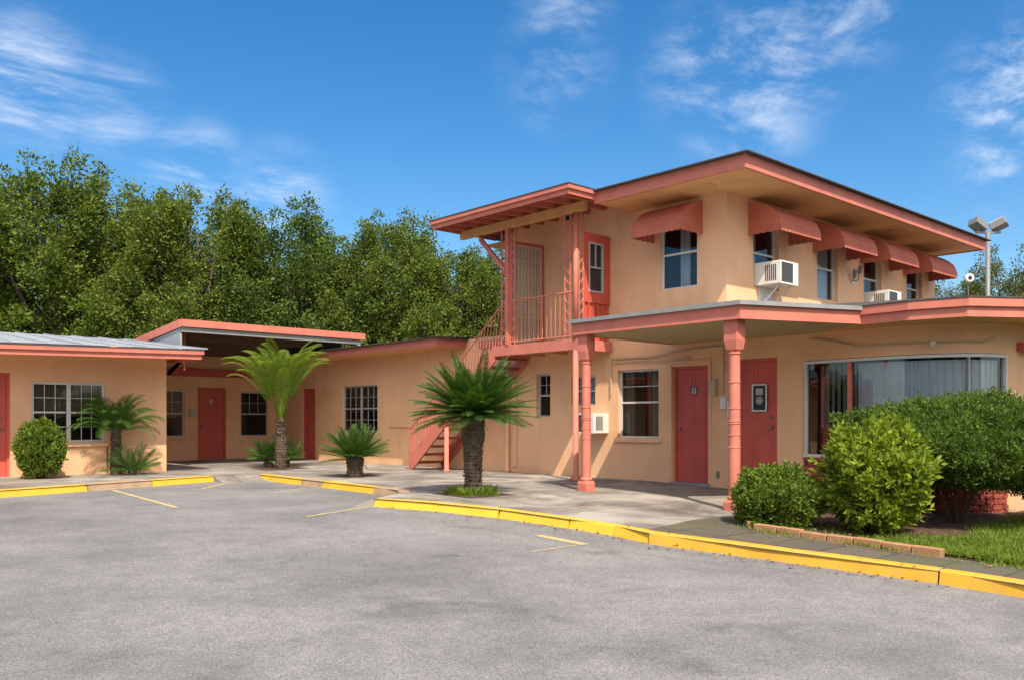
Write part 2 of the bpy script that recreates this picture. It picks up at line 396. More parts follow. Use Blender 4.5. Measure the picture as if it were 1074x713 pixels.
class MB:
    def __init__(s):
        s.v, s.f = [], []
    def add(s, vs, fs):
        k = len(s.v)
        s.v += [tuple(p) for p in vs]
        s.f += [tuple(i + k for i in f) for f in fs]
        return s
    def box(s, F, t0, t1, n0, n1, z0, z1):
        vs = [F.P(t, n, z) for z in (z0, z1) for n in (n0, n1) for t in (t0, t1)]
        return s.add(vs, [(0, 2, 3, 1), (4, 5, 7, 6), (0, 1, 5, 4), (2, 6, 7, 3), (0, 4, 6, 2), (1, 3, 7, 5)])
    def hexa(s, a, b):      # two quads (four points each) joined
        return s.add(list(a) + list(b), [(3, 2, 1, 0), (4, 5, 6, 7), (0, 1, 5, 4), (1, 2, 6, 5), (2, 3, 7, 6), (3, 0, 4, 7)])
    def prism(s, pts, z0, z1):
        n = len(pts)
        g0 = z0 if callable(z0) else (lambda x, y: z0)
        g1 = z1 if callable(z1) else (lambda x, y: z1)
        vs = [(x, y, g0(x, y)) for x, y in pts] + [(x, y, g1(x, y)) for x, y in pts]
        return s.add(vs, [tuple(range(n - 1, -1, -1)), tuple(range(n, 2 * n))] + [(i, (i + 1) % n, n + (i + 1) % n, n + i) for i in range(n)])
    def quad(s, a, b, c, d):
        return s.add([a, b, c, d], [(0, 1, 2, 3)])
    def tube(s, pts, r, seg=8, cap=True):
        pts = [Vector(p) for p in pts]
        rs = r if isinstance(r, (list, tuple)) else [r] * len(pts)
        ref = Vector((0, 0, 1))
        if abs((pts[-1] - pts[0]).normalized().z) > .9:
            ref = Vector((1, 0, 0))
        base = len(s.v)
        for i, p in enumerate(pts):
            d = (pts[min(i + 1, len(pts) - 1)] - pts[max(i - 1, 0)]).normalized()
            a = d.cross(ref).normalized(); b = d.cross(a).normalized()
            for k in range(seg):
                th = 2 * math.pi * k / seg
                s.v.append(tuple(p + (a * math.cos(th) + b * math.sin(th)) * rs[i]))
        for i in range(len(pts) - 1):
            for k in range(seg):
                q = base + i * seg
                s.f.append((q + k, q + (k + 1) % seg, q + seg + (k + 1) % seg, q + seg + k))
        if cap:
            s.f.append(tuple(base + k for k in range(seg)))
            q = base + (len(pts) - 1) * seg
            s.f.append(tuple(q + k for k in reversed(range(seg))))
        return s
    def lathe(s, c, prof, seg=20):
        base = len(s.v)
        for (r, z) in prof:
            for k in range(seg):
                th = 2 * math.pi * k / seg
                s.v.append((c[0] + r * math.cos(th), c[1] + r * math.sin(th), z))
        for i in range(len(prof) - 1):
            for k in range(seg):
                q = base + i * seg
                s.f.append((q + k, q + (k + 1) % seg, q + seg + (k + 1) % seg, q + seg + k))
        s.f.append(tuple(base + k for k in reversed(range(seg))))
        q = base + (len(prof) - 1) * seg
        s.f.append(tuple(q + k for k in range(seg)))
        return s
    def build(s, name, mat, parent=None, bevel=0.0, smooth=False, fix=True):
        me = bpy.data.meshes.new(name)
        me.from_pydata(s.v, [], s.f)
        if fix:
            bm = bmesh.new(); bm.from_mesh(me)
            bmesh.ops.recalc_face_normals(bm, faces=bm.faces)
            bm.to_mesh(me); bm.free()
        me.materials.append(mat)
        if smooth:
            for p in me.polygons:
                p.use_smooth = True
        o = bpy.data.objects.new(name, me)
        COL.objects.link(o)
        if parent is not None:
            attach(o, parent)
        if bevel:
            bv = o.modifiers.new('bevel', 'BEVEL'); bv.width = bevel; bv.segments = 2; bv.limit_method = 'ANGLE'
        return o

LOCAL = set()
def attach(o, parent):
    o.parent = parent
    if parent.type == 'EMPTY' and parent.name not in LOCAL:
        o.matrix_parent_inverse = Matrix.Translation(-parent.location)

def tag(o, label=None, cat=None, group=None, kind=None):
    if label: o['label'] = label
    if cat: o['category'] = cat
    if group: o['group'] = group
    if kind: o['kind'] = kind
    return o
def thing(name, label, cat, loc=(0, 0, 0), rot=0, group=None, local=True):
    o = bpy.data.objects.new(name, None)
    COL.objects.link(o)
    o.empty_display_size = .2
    o.location = loc
    o.rotation_euler = (0, 0, rot)
    if local:
        LOCAL.add(o.name)
    return tag(o, label, cat, group)
def copy_tree(o, parent=None):
    c = o.copy(); COL.objects.link(c)
    if parent is not None:
        c.parent = parent
    for ch in list(o.children):
        copy_tree(ch, c)
    return c
def struct(o):
    o['kind'] = 'structure'
    return o

def np_mesh(name, V, Fq, mat, parent=None, smooth=False):
    V = np.asarray(V, dtype=np.float32); Fq = np.asarray(Fq, dtype=np.int32)
    k = Fq.shape[1]
    me = bpy.data.meshes.new(name)
    me.vertices.add(len(V)); me.vertices.foreach_set('co', V.ravel())
    me.loops.add(Fq.size); me.loops.foreach_set('vertex_index', Fq.ravel())
    me.polygons.add(len(Fq))
    me.polygons.foreach_set('loop_start', np.arange(0, Fq.size, k, dtype=np.int32))
    me.polygons.foreach_set('loop_total', np.full(len(Fq), k, dtype=np.int32))
    me.update(calc_edges=True)
    me.materials.append(mat)
    o = bpy.data.objects.new(name, me)
    COL.objects.link(o)
    if parent is not None:
        attach(o, parent)
    return o

# ------------------------------------------------------------------ ground heights
_ZV = [(-60, -.46), (-5, -.40), (1, -.31), (4, -.22), (6.75, -.122), (8.5, -.05), (9.5, -.012), (10.5, 0), (400, 0)]
def zs(y):
    for (a, za), (b, zb) in zip(_ZV, _ZV[1:]):
        if a <= y <= b:
            return za + (zb - za) * (y - a) / (b - a)
    return _ZV[0][1] if y < 0 else 0.0
CUTS = [p[0] for p in _ZV[1:-1]]

def sheet(name, pts, dz, mat, kind=True):
    """a flat polygon draped over the gently falling ground"""
    bm = bmesh.new()
    vs = [bm.verts.new((x, y, 0)) for x, y in pts]
    bm.faces.new(vs)
    for c in CUTS:
        bmesh.ops.bisect_plane(bm, geom=bm.verts[:] + bm.edges[:] + bm.faces[:], plane_co=(0, c, 0), plane_no=(0, 1, 0))
    bmesh.ops.triangulate(bm, faces=[f for f in bm.faces if len(f.verts) > 4])
    for v in bm.verts:
        v.co.z = zs(v.co.y) + dz
    for f in bm.faces:
        f.normal_update()
        if f.normal.z < 0: f.normal_flip()
    me = bpy.data.meshes.new(name); bm.to_mesh(me); bm.free()
    me.materials.append(mat)
    o = bpy.data.objects.new(name, me); COL.objects.link(o)
    if kind: struct(o)
    return o

KH = 0.11      # the lot lies this far below the walk
sheet('parking_lot', [(-700, -700), (900, -700), (900, 900), (-700, 900)], -KH, MT['asphalt'])
EDGE = [(-8, 12.0), (3.30, 15.60), (7.40, 16.95), (8.30, 16.90), (8.07, 12.0), (7.95, 11.2), (6.88, 10.43), (7.50, 8.50), (7.74, 6.80), (7.60, 6.10), (8.05, 3.2), (8.0, 2.4), (8.0, -8)]
sheet('walkway', EDGE + [(26, -8), (26, 27), (-8, 27)], 0.0, MT['concrete'])
sheet('back_lawn', [(-60, 27), (90, 27), (90, 120), (-60, 120)], -.05, paint('dull_grass', (.08, .11, .03), .95, .3, 3, .6, 20))

def kerb(pts, mat, wdt=.16, up=.02, down=KH + .03, batter=.03, ends=(0, 0)):
    """kerb stones along a line (outer face on the line), inner side to the left of travel or right by sign"""
    P = [Vector((x, y, 0)) for x, y in pts]
    # densify
    D = [P[0]]
    for a, b in zip(P, P[1:]):
        m = max(1, int((b - a).length / .25))
        D += [a.lerp(b, i / m) for i in range(1, m + 1)]
    mb = MB(); ring = []
    for i, p in enumerate(D):
        d = (D[min(i + 1, len(D) - 1)] - D[max(i - 1, 0)]).normalized()
        nrm = Vector((d.y, -d.x, 0)) * SIDE[0]
        z = zs(p.y); j = (mnoise.noise(p * 1.7)) * .006
        k = len(mb.v)
        o = p - nrm * batter
        q = p + nrm * wdt
        t = p + nrm * .015
        mb.v += [(o.x, o.y, z - down), (t.x, t.y, z + up + j - .012), (t.x + nrm.x * .02, t.y + nrm.y * .02, z + up + j), (q.x, q.y, z + up + j), (q.x, q.y, z - down)]
        ring.append(k)
    for a, b in zip(ring, ring[1:]):
        for i in range(5):
            mb.f.append((a + i, a + (i + 1) % 5, b + (i + 1) % 5, b + i))
    mb.f.append(tuple(ring[0] + i for i in range(5))); mb.f.append(tuple(ring[-1] + i for i in reversed(range(5))))
    o = mb.build('kerb', mat)
    return struct(o)
SIDE = [1]
SIDE[0] = -1
kerb([(-8, 12.0), (3.30, 15.60), (4.75, 16.08)], MT['yellow'], .20, .005)
kerb([(4.77, 16.085), (6.0, 16.49)], MT['kerb_bare'], .26, .012)
kerb([(6.02, 16.495), (7.40, 16.95)], MT['yellow'], .20, .005)
SIDE[0] = -1
kerb([(8.30, 16.90), (8.21, 14.95)], MT['yellow'], .17, .005)
kerb([(8.208, 14.93), (8.17, 14.1)], MT['kerb_bare'], .20, .012)
kerb([(8.168, 14.08), (8.08, 12.3)], MT['yellow'], .17, .005)
kerb([(8.078, 12.28), (8.0, 11.5), (7.75, 11.1)], MT['kerb_bare'], .18, .008)
kerb([(6.88, 10.43), (7.22, 9.4), (7.50, 8.50)], MT['yellow'], .15, .004, down=KH + .02)
kerb([(7.503, 8.48), (7.66, 7.4)], MT['yellow'], .15, .006, down=KH + .02)
kerb([(7.662, 7.38), (7.70, 6.72), (7.62, 6.12)], MT['yellow'], .15, .004, down=KH + .02)
kerb([(7.58, 6.10), (7.80, 4.9), (8.04, 3.22)], MT['yellow_old'], .15, .015, batter=.015)
kerb([(8.022, 3.20), (8.02, 2.4), (8.0, 0), (7.9, -8)], MT['yellow_old'], .15, .012, batter=.015)

def ramp(a, b, run=.35):
    a, b = Vector((*a, 0)), Vector((*b, 0)); d = (b - a).normalized(); n = Vector((d.y, -d.x, 0)) * run
    za, zb = zs(a.y) + .001, zs(b.y) + .001
    o = MB().hexa([(a.x, a.y, za - .2), (b.x, b.y, zb - .2), (b.x, b.y, zb), (a.x, a.y, za)], [(a.x + n.x, a.y + n.y, za - .2), (b.x + n.x, b.y + n.y, zb - .2), (b.x + n.x, b.y + n.y, za - KH - .004), (a.x + n.x, a.y + n.y, zb - KH - .004)]).build('kerb_ramp', MT['concrete'])
    struct(o)
ramp((7.38, 16.951), (8.32, 16.90), .5); ramp((7.78, 11.10), (6.86, 10.42), -.45 if False else .3)
def line(a, b, wdt=.09):
    a, b = Vector((*a, 0)), Vector((*b, 0)); d = (b - a).normalized(); n = Vector((d.y, -d.x, 0)) * wdt / 2
    o = sheet('parking_line', [(p.x, p.y) for p in (a - n, b - n, b + n, a + n)], -KH + .004, MT['line'])
    return o
line((5.15, 16.0), (4.76, 12.15), .08); line((6.8, 10.45), (5.55, 9.95), .07); line((7.9, 14.2), (6.9, 13.5), .06)
line((6.95, 7.2), (6.95, 6.45), .13); line((6.85, 6.49), (6.15, 6.47), .035); line((7.35, 16.3), (6.4, 15.2), .07)
# paved strip, flower bed and lawn beside the office
sheet('garden_path', [(7.80, 6.3), (8.9, 6.5), (10.0, 6.5), (8.86, 5.6), (8.86, -8), (8.2, -8), (8.2, 2.4), (8.22, 3.2), (7.78, 6.1)], .004, MT['paver'])
sheet('flower_bed', [(8.86, 5.6), (9.85, 6.45), (12.6, 6.3), (16, 4.6), (16, 2.5), (8.86, 2.5)], .012, MT['soil'])
sheet('lawn_soil', [(8.90, -8), (26, -8), (26, 4.2), (14.5, 4.0), (11.6, 4.05), (10.3, 3.75), (9.6, 4.15), (8.90, 4.35)], .03, paint('lawn_soil', (.055, .075, .02), .95, .4, 9, .8, 30))

# ------------------------------------------------------------------ building helpers
def wall(F, t0, t1, z0, z1, ops, name, mat, parent, depth=.14):
    """a wall face with real openings and their reveals; ops = (t0,t1,z0,z1[,depth])"""
    ts = sorted(set([t0, t1] + [q for o in ops for q in o[:2]]))
    zz = sorted(set([z0, z1] + [q for o in ops for q in o[2:4]]))
    mb = MB()
    for a, b in zip(ts, ts[1:]):
        for c, d in zip(zz, zz[1:]):
            m, k = (a + b) / 2, (c + d) / 2
            if any(o[0] < m < o[1] and o[2] < k < o[3] for o in ops):
                continue
            mb.quad(F.P(a, 0, c), F.P(b, 0, c), F.P(b, 0, d), F.P(a, 0, d))
    for o in ops:
        a, b, c, d = o[:4]; e = -(o[4] if len(o) > 4 else depth)
        for (p, q) in (((a, c), (b, c)), ((b, c), (b, d)), ((b, d), (a, d)), ((a, d), (a, c))):
            mb.quad(F.P(p[0], 0, p[1]), F.P(q[0], 0, q[1]), F.P(q[0], e, q[1]), F.P(p[0], e, p[1]))
    me_o = mb.build(name, mat, parent, fix=False)
    bm = bmesh.new(); bm.from_mesh(me_o.data)
    bmesh.ops.remove_doubles(bm, verts=bm.verts, dist=.0005)
    bmesh.ops.recalc_face_normals(bm, faces=bm.faces)
    bm.to_mesh(me_o.data); bm.free()
    return me_o

def window(F, t0, t1, z0, z1, parent, rec=.07, units=1, grid=None, lower_grid=True, curtain='curtain', span=(0, 1), sill=True, fm='white', glass='glass', label=None, bw=.034, room=.8, meet=.5, drop=0.0):
    n1, n0 = -rec, -rec - .05
    mb = MB()
    mb.box(F, t0, t0 + bw, n0, n1, z0, z1); mb.box(F, t1 - bw, t1, n0, n1, z0, z1)
    mb.box(F, t0 + bw, t1 - bw, n0, n1, z1 - bw, z1); mb.box(F, t0 + bw, t1 - bw, n0, n1, z0, z0 + bw)
    wu = (t1 - t0) / units
    zm = z0 + (z1 - z0) * meet
    for u in range(units):
        a, b = t0 + u * wu, t0 + (u + 1) * wu
        if u: mb.box(F, a - bw * .75, a + bw * .75, n0, n1 + .006, z0 + bw, z1 - bw)
        ia, ib = a + bw, b - bw
        mb.box(F, ia, ib, n0 + .004, n1 - .004, zm - .018, zm + .018)
        if grid:
            g = MB()
            for (c, d, on) in ((zm + .024, z1 - bw, True), (z0 + bw, zm - .024, lower_grid)):
                if not on: continue
                for i in range(1, grid[0]):
                    x = ia + (ib - ia) * i / grid[0]
                    mb.box(F, x - .006, x + .006, n0 + .012, n1 - .016, c, d)
                for j in range(1, grid[1]):
                    z = c + (d - c) * j / grid[1]
                    mb.box(F, ia, ib, n0 + .014, n1 - .018, z - .006, z + .006)
    o = mb.build('window', MT[fm], parent)
    if label: o['label'] = label
    flip = (F.t[1] * F.n[0] - F.t[0] * F.n[1]) < 0
    g = MB().quad(F.P(t0 + bw * .5, n0 + .02, z0 + bw * .5), F.P(t1 - bw * .5, n0 + .02, z0 + bw * .5), F.P(t1 - bw * .5, n0 + .02, z1 - bw * .5), F.P(t0 + bw * .5, n0 + .02, z1 - bw * .5))
    if flip: g.f = [tuple(reversed(f)) for f in g.f]
    g.build('pane', MT[glass], o, fix=False)
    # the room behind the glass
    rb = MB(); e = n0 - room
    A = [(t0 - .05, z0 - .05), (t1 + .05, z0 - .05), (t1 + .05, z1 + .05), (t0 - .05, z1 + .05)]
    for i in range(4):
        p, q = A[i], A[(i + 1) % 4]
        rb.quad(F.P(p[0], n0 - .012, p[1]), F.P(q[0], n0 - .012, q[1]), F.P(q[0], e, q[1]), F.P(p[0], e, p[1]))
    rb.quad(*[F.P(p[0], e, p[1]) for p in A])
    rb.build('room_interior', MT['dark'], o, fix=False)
    if curtain:
        spans = span if isinstance(span[0], tuple) else (span,)
        cb = MB(); nn = n0 - .09
        for (s0, s1) in spans:
            a, b = t0 + (t1 - t0) * s0, t0 + (t1 - t0) * s1
            m = max(6, int((b - a) / .016)); row = []
            for i in range(m + 1):
                x = a + (b - a) * i / m
                y = nn + .022 * math.sin(x * 62 + 2 * math.sin(x * 7)) 
                row.append((F.P(x, y, z0 + .02 + drop * (z1 - z0)), F.P(x, y * 1.0, z1 - .02)))
            for p, q in zip(row, row[1:]):
                cb.quad(p[0], q[0], q[1], p[1])
        cb.build('curtain', MT[curtain], o, fix=False)
    if sill:
        sb = MB().box(F, t0 - .07, t1 + .07, -rec, .045, z0 - .085, z0 - .004)
        sb.build('sill', MT['stucco'], o, bevel=.008)
    return o

def door(F, t0, t1, z0, z1, parent, rec=.08, panels=True, knob='hi', jamb='door', thr=True, number=None, label=None, strip=None):
    fw = .05
    lf = MB().box(F, t0 + fw, t1 - fw, -rec - .045, -rec, z0 + .015, z1 - fw)
    a, b = t0 + fw, t1 - fw
    if panels:
        wd = (b - a); H = z1 - z0
        for (c, d) in ((.08, .44), (.50, .78), (.83, .93)):
            for (x0, x1) in ((.13, .46), (.54, .87)):
                p0, p1, q0, q1 = a + wd * x0, a + wd * x1, z0 + H * c, z0 + H * d
                lf.box(F, p0, p1, -rec - .002, -rec + .006, q0, q0 + .018); lf.box(F, p0, p1, -rec - .002, -rec + .006, q1 - .018, q1)
                lf.box(F, p0, p0 + .018, -rec - .002, -rec + .0055, q0 + .018, q1 - .018); lf.box(F, p1 - .018, p1, -rec - .002, -rec + .0055, q0 + .018, q1 - .018)
    o = lf.build('door', MT['door'], parent)
    if label: o['label'] = label
    jb = MB().box(F, t0, t0 + fw - .003, -rec - .05, -rec + .03, z0, z1).box(F, t1 - fw + .003, t1, -rec - .05, -rec + .03, z0, z1).box(F, t0 + fw - .003, t1 - fw + .003, -rec - .05, -rec + .03, z1 - fw + .003, z1)
    jb.build('door_frame', MT[jamb], o)
    kt = b - .07 if knob == 'hi' else a + .07
    kb = MB()
    c = F.P(kt, -rec + .04, z0 + .95)
    kb.tube([F.P(kt, -rec, z0 + .95), F.P(kt, -rec + .02, z0 + .95), F.P(kt, -rec + .035, z0 + .95), F.P(kt, -rec + .06, z0 + .95), F.P(kt, -rec + .07, z0 + .95)], [.03, .012, .02, .03, .018], 12)
    kb.build('handle', MT['iron'], o, smooth=True)
    MB().tube([F.P(kt, -rec, z0 + 1.12), F.P(kt, -rec + .015, z0 + 1.12)], [.026, .024], 12).build('deadbolt', MT['iron'], o, smooth=True)
    if thr:
        MB().box(F, t0 - .03, t1 + .03, -rec - .05, .06, z0 - .10, z0 + .012).build('threshold', MT['drip'], o, bevel=.006)
    if number:
        m = (a + b) / 2
        MB().box(F, m - .085, m + .06, -rec, -rec + .004, z1 - .50, z1 - .36).build('number_plate', MT['grille'], o)
        nb = MB()
        for x in (-.062, -.004):
            nb.box(F, m + x, m + x + .026, -rec + .004, -rec + .010, z1 - .485, z1 - .375)
        nb.build('number', MT['white'], o)
    if strip:
        m = (a + b) / 2
        MB().box(F, m - .045, m + .045, -rec, -rec + .006, z1 - .46, z1 - .34).build('number_plate', MT['box'], o)
    return o

def fascia(pts, z0, z1, name, parent, thick=.05, boards=2, mat='trim', drip='shingle', out=1, dripz=.02):
    """fascia boards along a polyline (outer face on the line); a thin roof edge lies on top"""
    P = [Vector((x, y, 0)) for x, y in pts]
    N = []
    for i in range(len(P)):
        ds = []
        if i > 0: ds.append((P[i] - P[i - 1]).normalized())
        if i < len(P) - 1: ds.append((P[i + 1] - P[i]).normalized())
        ns = [Vector((d.y, -d.x, 0)) * out for d in ds]
        n = ns[0] if len(ns) == 1 else (ns[0] + ns[1]) / (1 + ns[0].dot(ns[1]))
        N.append(n)
    def strip(o0, o1, a, b):
        mb = MB(); k = []
        fa = a if callable(a) else (lambda p: a)
        fb = b if callable(b) else (lambda p: b)
        for p, n in zip(P, N):
            q = len(mb.v)
            A, B = p + n * o0, p + n * o1
            mb.v += [(A.x, A.y, fa(p)), (B.x, B.y, fa(p)), (B.x, B.y, fb(p)), (A.x, A.y, fb(p))]
            k.append(q)
        for a_, b_ in zip(k, k[1:]):
            for i in range(4):
                mb.f.append((a_ + i, a_ + (i + 1) % 4, b_ + (i + 1) % 4, b_ + i))
        mb.f.append((k[0], k[0] + 1, k[0] + 2, k[0] + 3)); mb.f.append((k[-1] + 3, k[-1] + 2, k[-1] + 1, k[-1]))
        return mb
    h = (lambda p: z1(p)) if callable(z1) else (lambda p: z1)
    l = (lambda p: z0(p)) if callable(z0) else (lambda p: z0)
    o = strip(-thick, 0, z0, z1).build(name, MT[mat], parent)
    if boards > 1:
        strip(.002, .040, lambda p: l(p) + (h(p) - l(p)) * .55, lambda p: h(p) - .002).build('trim_board', MT[mat], o)
    strip(-thick - .1, .05, lambda p: h(p) + .002, lambda p: h(p) + dripz).build('roof_edge', MT[drip], o)
    return o

# ------------------------------------------------------------------ two-storey block
blk = thing('motel_building', 'two storey tan stucco motel block with salmon trim, corner porch roof and scalloped awnings', 'building', (12.7, 8.56, 0), local=False)
UZ = 4.98
# entrance side, ground floor
opsA = [(10.0, 10.97, .78, 2.05, .14), (8.92, 9.70, .0, 2.06, .16), (7.60, 8.44, .03, 2.12, .10), (12.79, 13.2, 1.18, 2.07, .12), (11.55, 12.2, 1.40, 1.98, .12)]
wall(FA, 7.13, 15.56, -.35, 2.62, opsA, 'wall', MT['stucco'], blk)
window(FA, 10.0, 10.97, .78, 2.05, blk, .07, 1, (1, 2), False, 'curtain', ((0.02, .34), (.76, .98)), True, 'white', meet=.52)
window(FA, 12.79, 13.2, 1.18, 2.07, blk, .07, 1, (2, 2), False, None, sill=False, fm='alu', bw=.035)
window(FA, 11.55, 12.2, 1.40, 1.98, blk, .05, 2, None, False, 'curtain_w', (0, 1), False, 'alu')
door(FA, 8.92, 9.70, .0, 2.06, blk, .10, True, 'hi', 'door', True, number=True, label='red panelled door with the number 11')
door(FA, 7.60, 8.44, .03, 2.12, blk, .04, True, 'lo', 'door', False, label='red panelled door with a framed notice')
MB().box(FA, 8.86, 8.918, .002, .02, 0.0, 2.10).box(FA, 9.702, 9.76, .002, .02, 0.0, 2.10).box(FA, 8.86, 9.76, .002, .02, 2.102, 2.16).build('door_surround', MT['stucco'], blk, bevel=.004)
# upper storey
wall(FA, 8.56, 13.96, 2.62, UZ, [(9.16, 9.96, 3.44, 4.70, .12)], 'wall', MT['stucco'], blk)
MB().box(FA, 10.60, 13.96, -.1, -.0, UZ + .001, 5.32).build('wall', MT['stucco'], blk)
window(FA, 9.16, 9.96, 3.44, 4.70, blk, .05, 1, None, False, 'curtain_w', (.34, .62), False, 'white', 'glass_r')
UW = [(13.52, 14.36), (15.74, 16.56), (17.65, 18.46), (19.69, 20.48)]
wall(FB, 12.7, 21.2, 2.4, UZ, [(a, b, 3.45, 4.70, .14) for a, b in UW], 'wall', MT['stucco'], blk)
for i, (a, b) in enumerate(UW):
    window(FB, a, b, 3.45, 4.70, blk, .09, 1, None, False, ('curtain_w', 'curtain_w', 'blind', None)[i], ((0, .5), (.1, 1), (0, .6), (0, 1))[i], False, 'white', 'glass_r')
bw_ = MB()
bw_.quad((21.2, 8.56, 2.4), (21.2, 13.96, 2.4), (21.2, 13.96, UZ), (21.2, 8.56, UZ))
bw_.quad((12.7, 13.96, 2.4), (21.2, 13.96, 2.4), (21.2, 13.96, UZ), (12.7, 13.96, UZ))
bw_.quad((21.2, 4.4, -.4), (21.2, 15.5, -.4), (21.2, 15.5, 2.6), (21.2, 4.4, 2.6))
bw_.quad((12.7, 15.56, -.4), (21.2, 15.56, -.4), (21.2, 15.56, 2.9), (12.7, 15.56, 2.9))
bw_.build('wall', MT['stucco'], blk, fix=False)
# main roof: soffit, fascia, low hip
OH = 1.0
rp = [(12.7 - OH, 8.56 - OH), (21.3, 8.56 - OH), (21.3, 15.0), (12.7 - OH, 15.0)]
MB().prism([(11.73, 7.59), (21.27, 7.59), (21.27, 14.9), (12.75, 14.9), (12.75, 10.62), (11.73, 10.62)], UZ - .005, UZ + .03).build('soffit', MT['soffit'], blk)
for (x, y) in ((12.15, 9.9), (12.15, 8.5), (13.6, 8.05), (15.7, 8.05), (17.8, 8.05), (19.9, 8.05)):
    MB().box(WORLD, x - .10, x + .10, y - .07, y + .07, UZ - .014, UZ - .006).build('soffit_vent', MT['wood'], blk)
fascia([(11.7, 10.62), (11.7, 7.56), (21.3, 7.56), (21.3, 14.5)], UZ - .02, UZ + .185, 'fascia', blk, .05, 2, 'trim', 'shingle', -1)
def hip(x, y): return 0
rm = MB()
zt = UZ + .20
a, b, c, d = (11.62, 7.48, zt), (21.38, 7.48, zt), (21.38, 15, zt), (11.62, 15, zt)
e, f = (15.2, 11.2, zt + .42), (17.8, 11.2, zt + .42)
rm.add([a, b, c, d, e, f], [(0, 1, 5, 4), (1, 2, 5), (2, 3, 4, 5), (3, 0, 4)])
rm.build('roof', MT['shingle'], blk, fix=False)
# awnings
def awning(Wd, name='awning'):
    """rust coloured barrel awning, origin at the wall, x along the wall, -y outward, top at z 0"""
    p, h, val = .635, .50, .10
    mb = MB(); prof = []
    prof = [(0, 0), (.18, -.035), (.34, -.10), (.46, -.18), (.55, -.265), (.60, -.36), (.625, -.44), (.635, -.50)]
    n = 7
    rows = []
    for i, (y, z) in enumerate(prof):
        k = len(mb.v)
        mb.v += [(0, -y, z), (Wd, -y, z)]
        rows.append(k)
        if 3 < i < n:      # lapped panels: a small drop at every seam
            k = len(mb.v); mb.v += [(0, -y - .014, z - .010), (Wd, -y - .014, z - .010)]; rows.append(k)
    for a, b in zip(rows, rows[1:]):
        mb.f.append((a, a + 1, b + 1, b))
    for s in (0, 1):
        vs = [r + s for r in rows]
        k = len(mb.v); x = Wd if s else 0
        mb.v.append((x, 0, -h)); mb.f.append(tuple(vs + [k]))
    # scalloped valance on the front and both ends
    vb = MB()
    def scal(pa, pb, m):
        for i in range(m):
            for (f0, f1) in ((0, .25), (.25, .5), (.5, .75), (.75, 1)):
                q = []
                for f in (f0, f1):
                    t = (i + f) / m
                    dz = -val * .70 - val * .20 * abs(math.sin(math.pi * f))
                    q.append((pa[0] + (pb[0] - pa[0]) * t, pa[1] + (pb[1] - pa[1]) * t, dz))
                vb.quad((q[0][0], q[0][1], -h + .012), (q[1][0], q[1][1], -h + .012), (q[1][0], q[1][1], -h + q[1][2]), (q[0][0], q[0][1], -h + q[0][2]))
    scal((0, -p - .004), (Wd, -p - .004), int(Wd / .11)); scal((-.004, 0), (-.004, -p), 5); scal((Wd + .004, 0), (Wd + .004, -p), 5)
    o = mb.build(name, MT['awning'], None)
    sm = o.modifiers.new('thick', 'SOLIDIFY'); sm.thickness = .008
    v = vb.build('valance', MT['awning'], None, fix=False)
    sm = v.modifiers.new('thick', 'SOLIDIFY'); sm.thickness = .006; sm.offset = 0
    v.parent = o
    return o
def place_part(o, parent, loc, rot):
    o.parent = parent
    o.location = Vector(loc) - parent.location
    o.rotation_euler = (0, 0, rot)
aw = awning(1.34)
for i, (a, b) in enumerate(UW):
    q = aw if i == 0 else copy_tree(aw)
    place_part(q, blk, ((a + b) / 2 - .67 + .09, 8.56, 4.90), 0)
    q['label'] = ('awning above the window with the large white air conditioner', 'second awning from the block corner', 'third awning from the block corner', 'farthest awning at the end of the long side')[i]
q = awning(1.06)
place_part(q, blk, (12.7, 10.10, 4.90), R(-90))
q['label'] = 'awning on the entrance side, left of the block corner'

# ---- office with its bow window
BOW = [(12.70, 7.13), (12.58, 6.4), (12.53, 5.7), (12.62, 5.15), (12.83, 4.76), (13.15, 4.55), (13.5, 4.47)]
ZB0, ZB1 = .58, 1.98
ob = MB()
for (p, q) in zip(BOW, BOW[1:]):
    ob.quad((*p, ZB1 + .05), (*q, ZB1 + .05), (*q, 2.62), (*p, 2.62))
ob.quad((13.5, 4.47, -.4), (13.62, 4.40, -.4), (13.62, 4.40, 2.62), (13.5, 4.47, 2.62))
ob.quad((13.62, 4.40, -.4), (21.2, 4.40, -.4), (21.2, 4.40, 2.62), (13.62, 4.40, 2.62))
ob.build('wall', MT['stucco'], blk, fix=False)
def offset_line(pts, d):
    P = [Vector((x, y)) for x, y in pts]; out = []
    for i in range(len(P)):
        t = (P[min(i + 1, len(P) - 1)] - P[max(i - 1, 0)]).normalized()
        out.append(P[i] + Vector((t.y, -t.x)) * -d * -1)
    return [(p.x, p.y) for p in out]
def resample(pts, step):
    P = [Vector((x, y)) for x, y in pts]; out = []; 
    L = [0]
    for a, b in zip(P, P[1:]): L.append(L[-1] + (b - a).length)
    n = max(2, int(L[-1] / step))
    for i in range(n + 1):
        s = L[-1] * i / n
        for k in range(len(P) - 1):
            if s <= L[k + 1] + 1e-9:
                f = (s - L[k]) / (L[k + 1] - L[k]); p = P[k].lerp(P[k + 1], f); out.append((p.x, p.y)); break
    return out
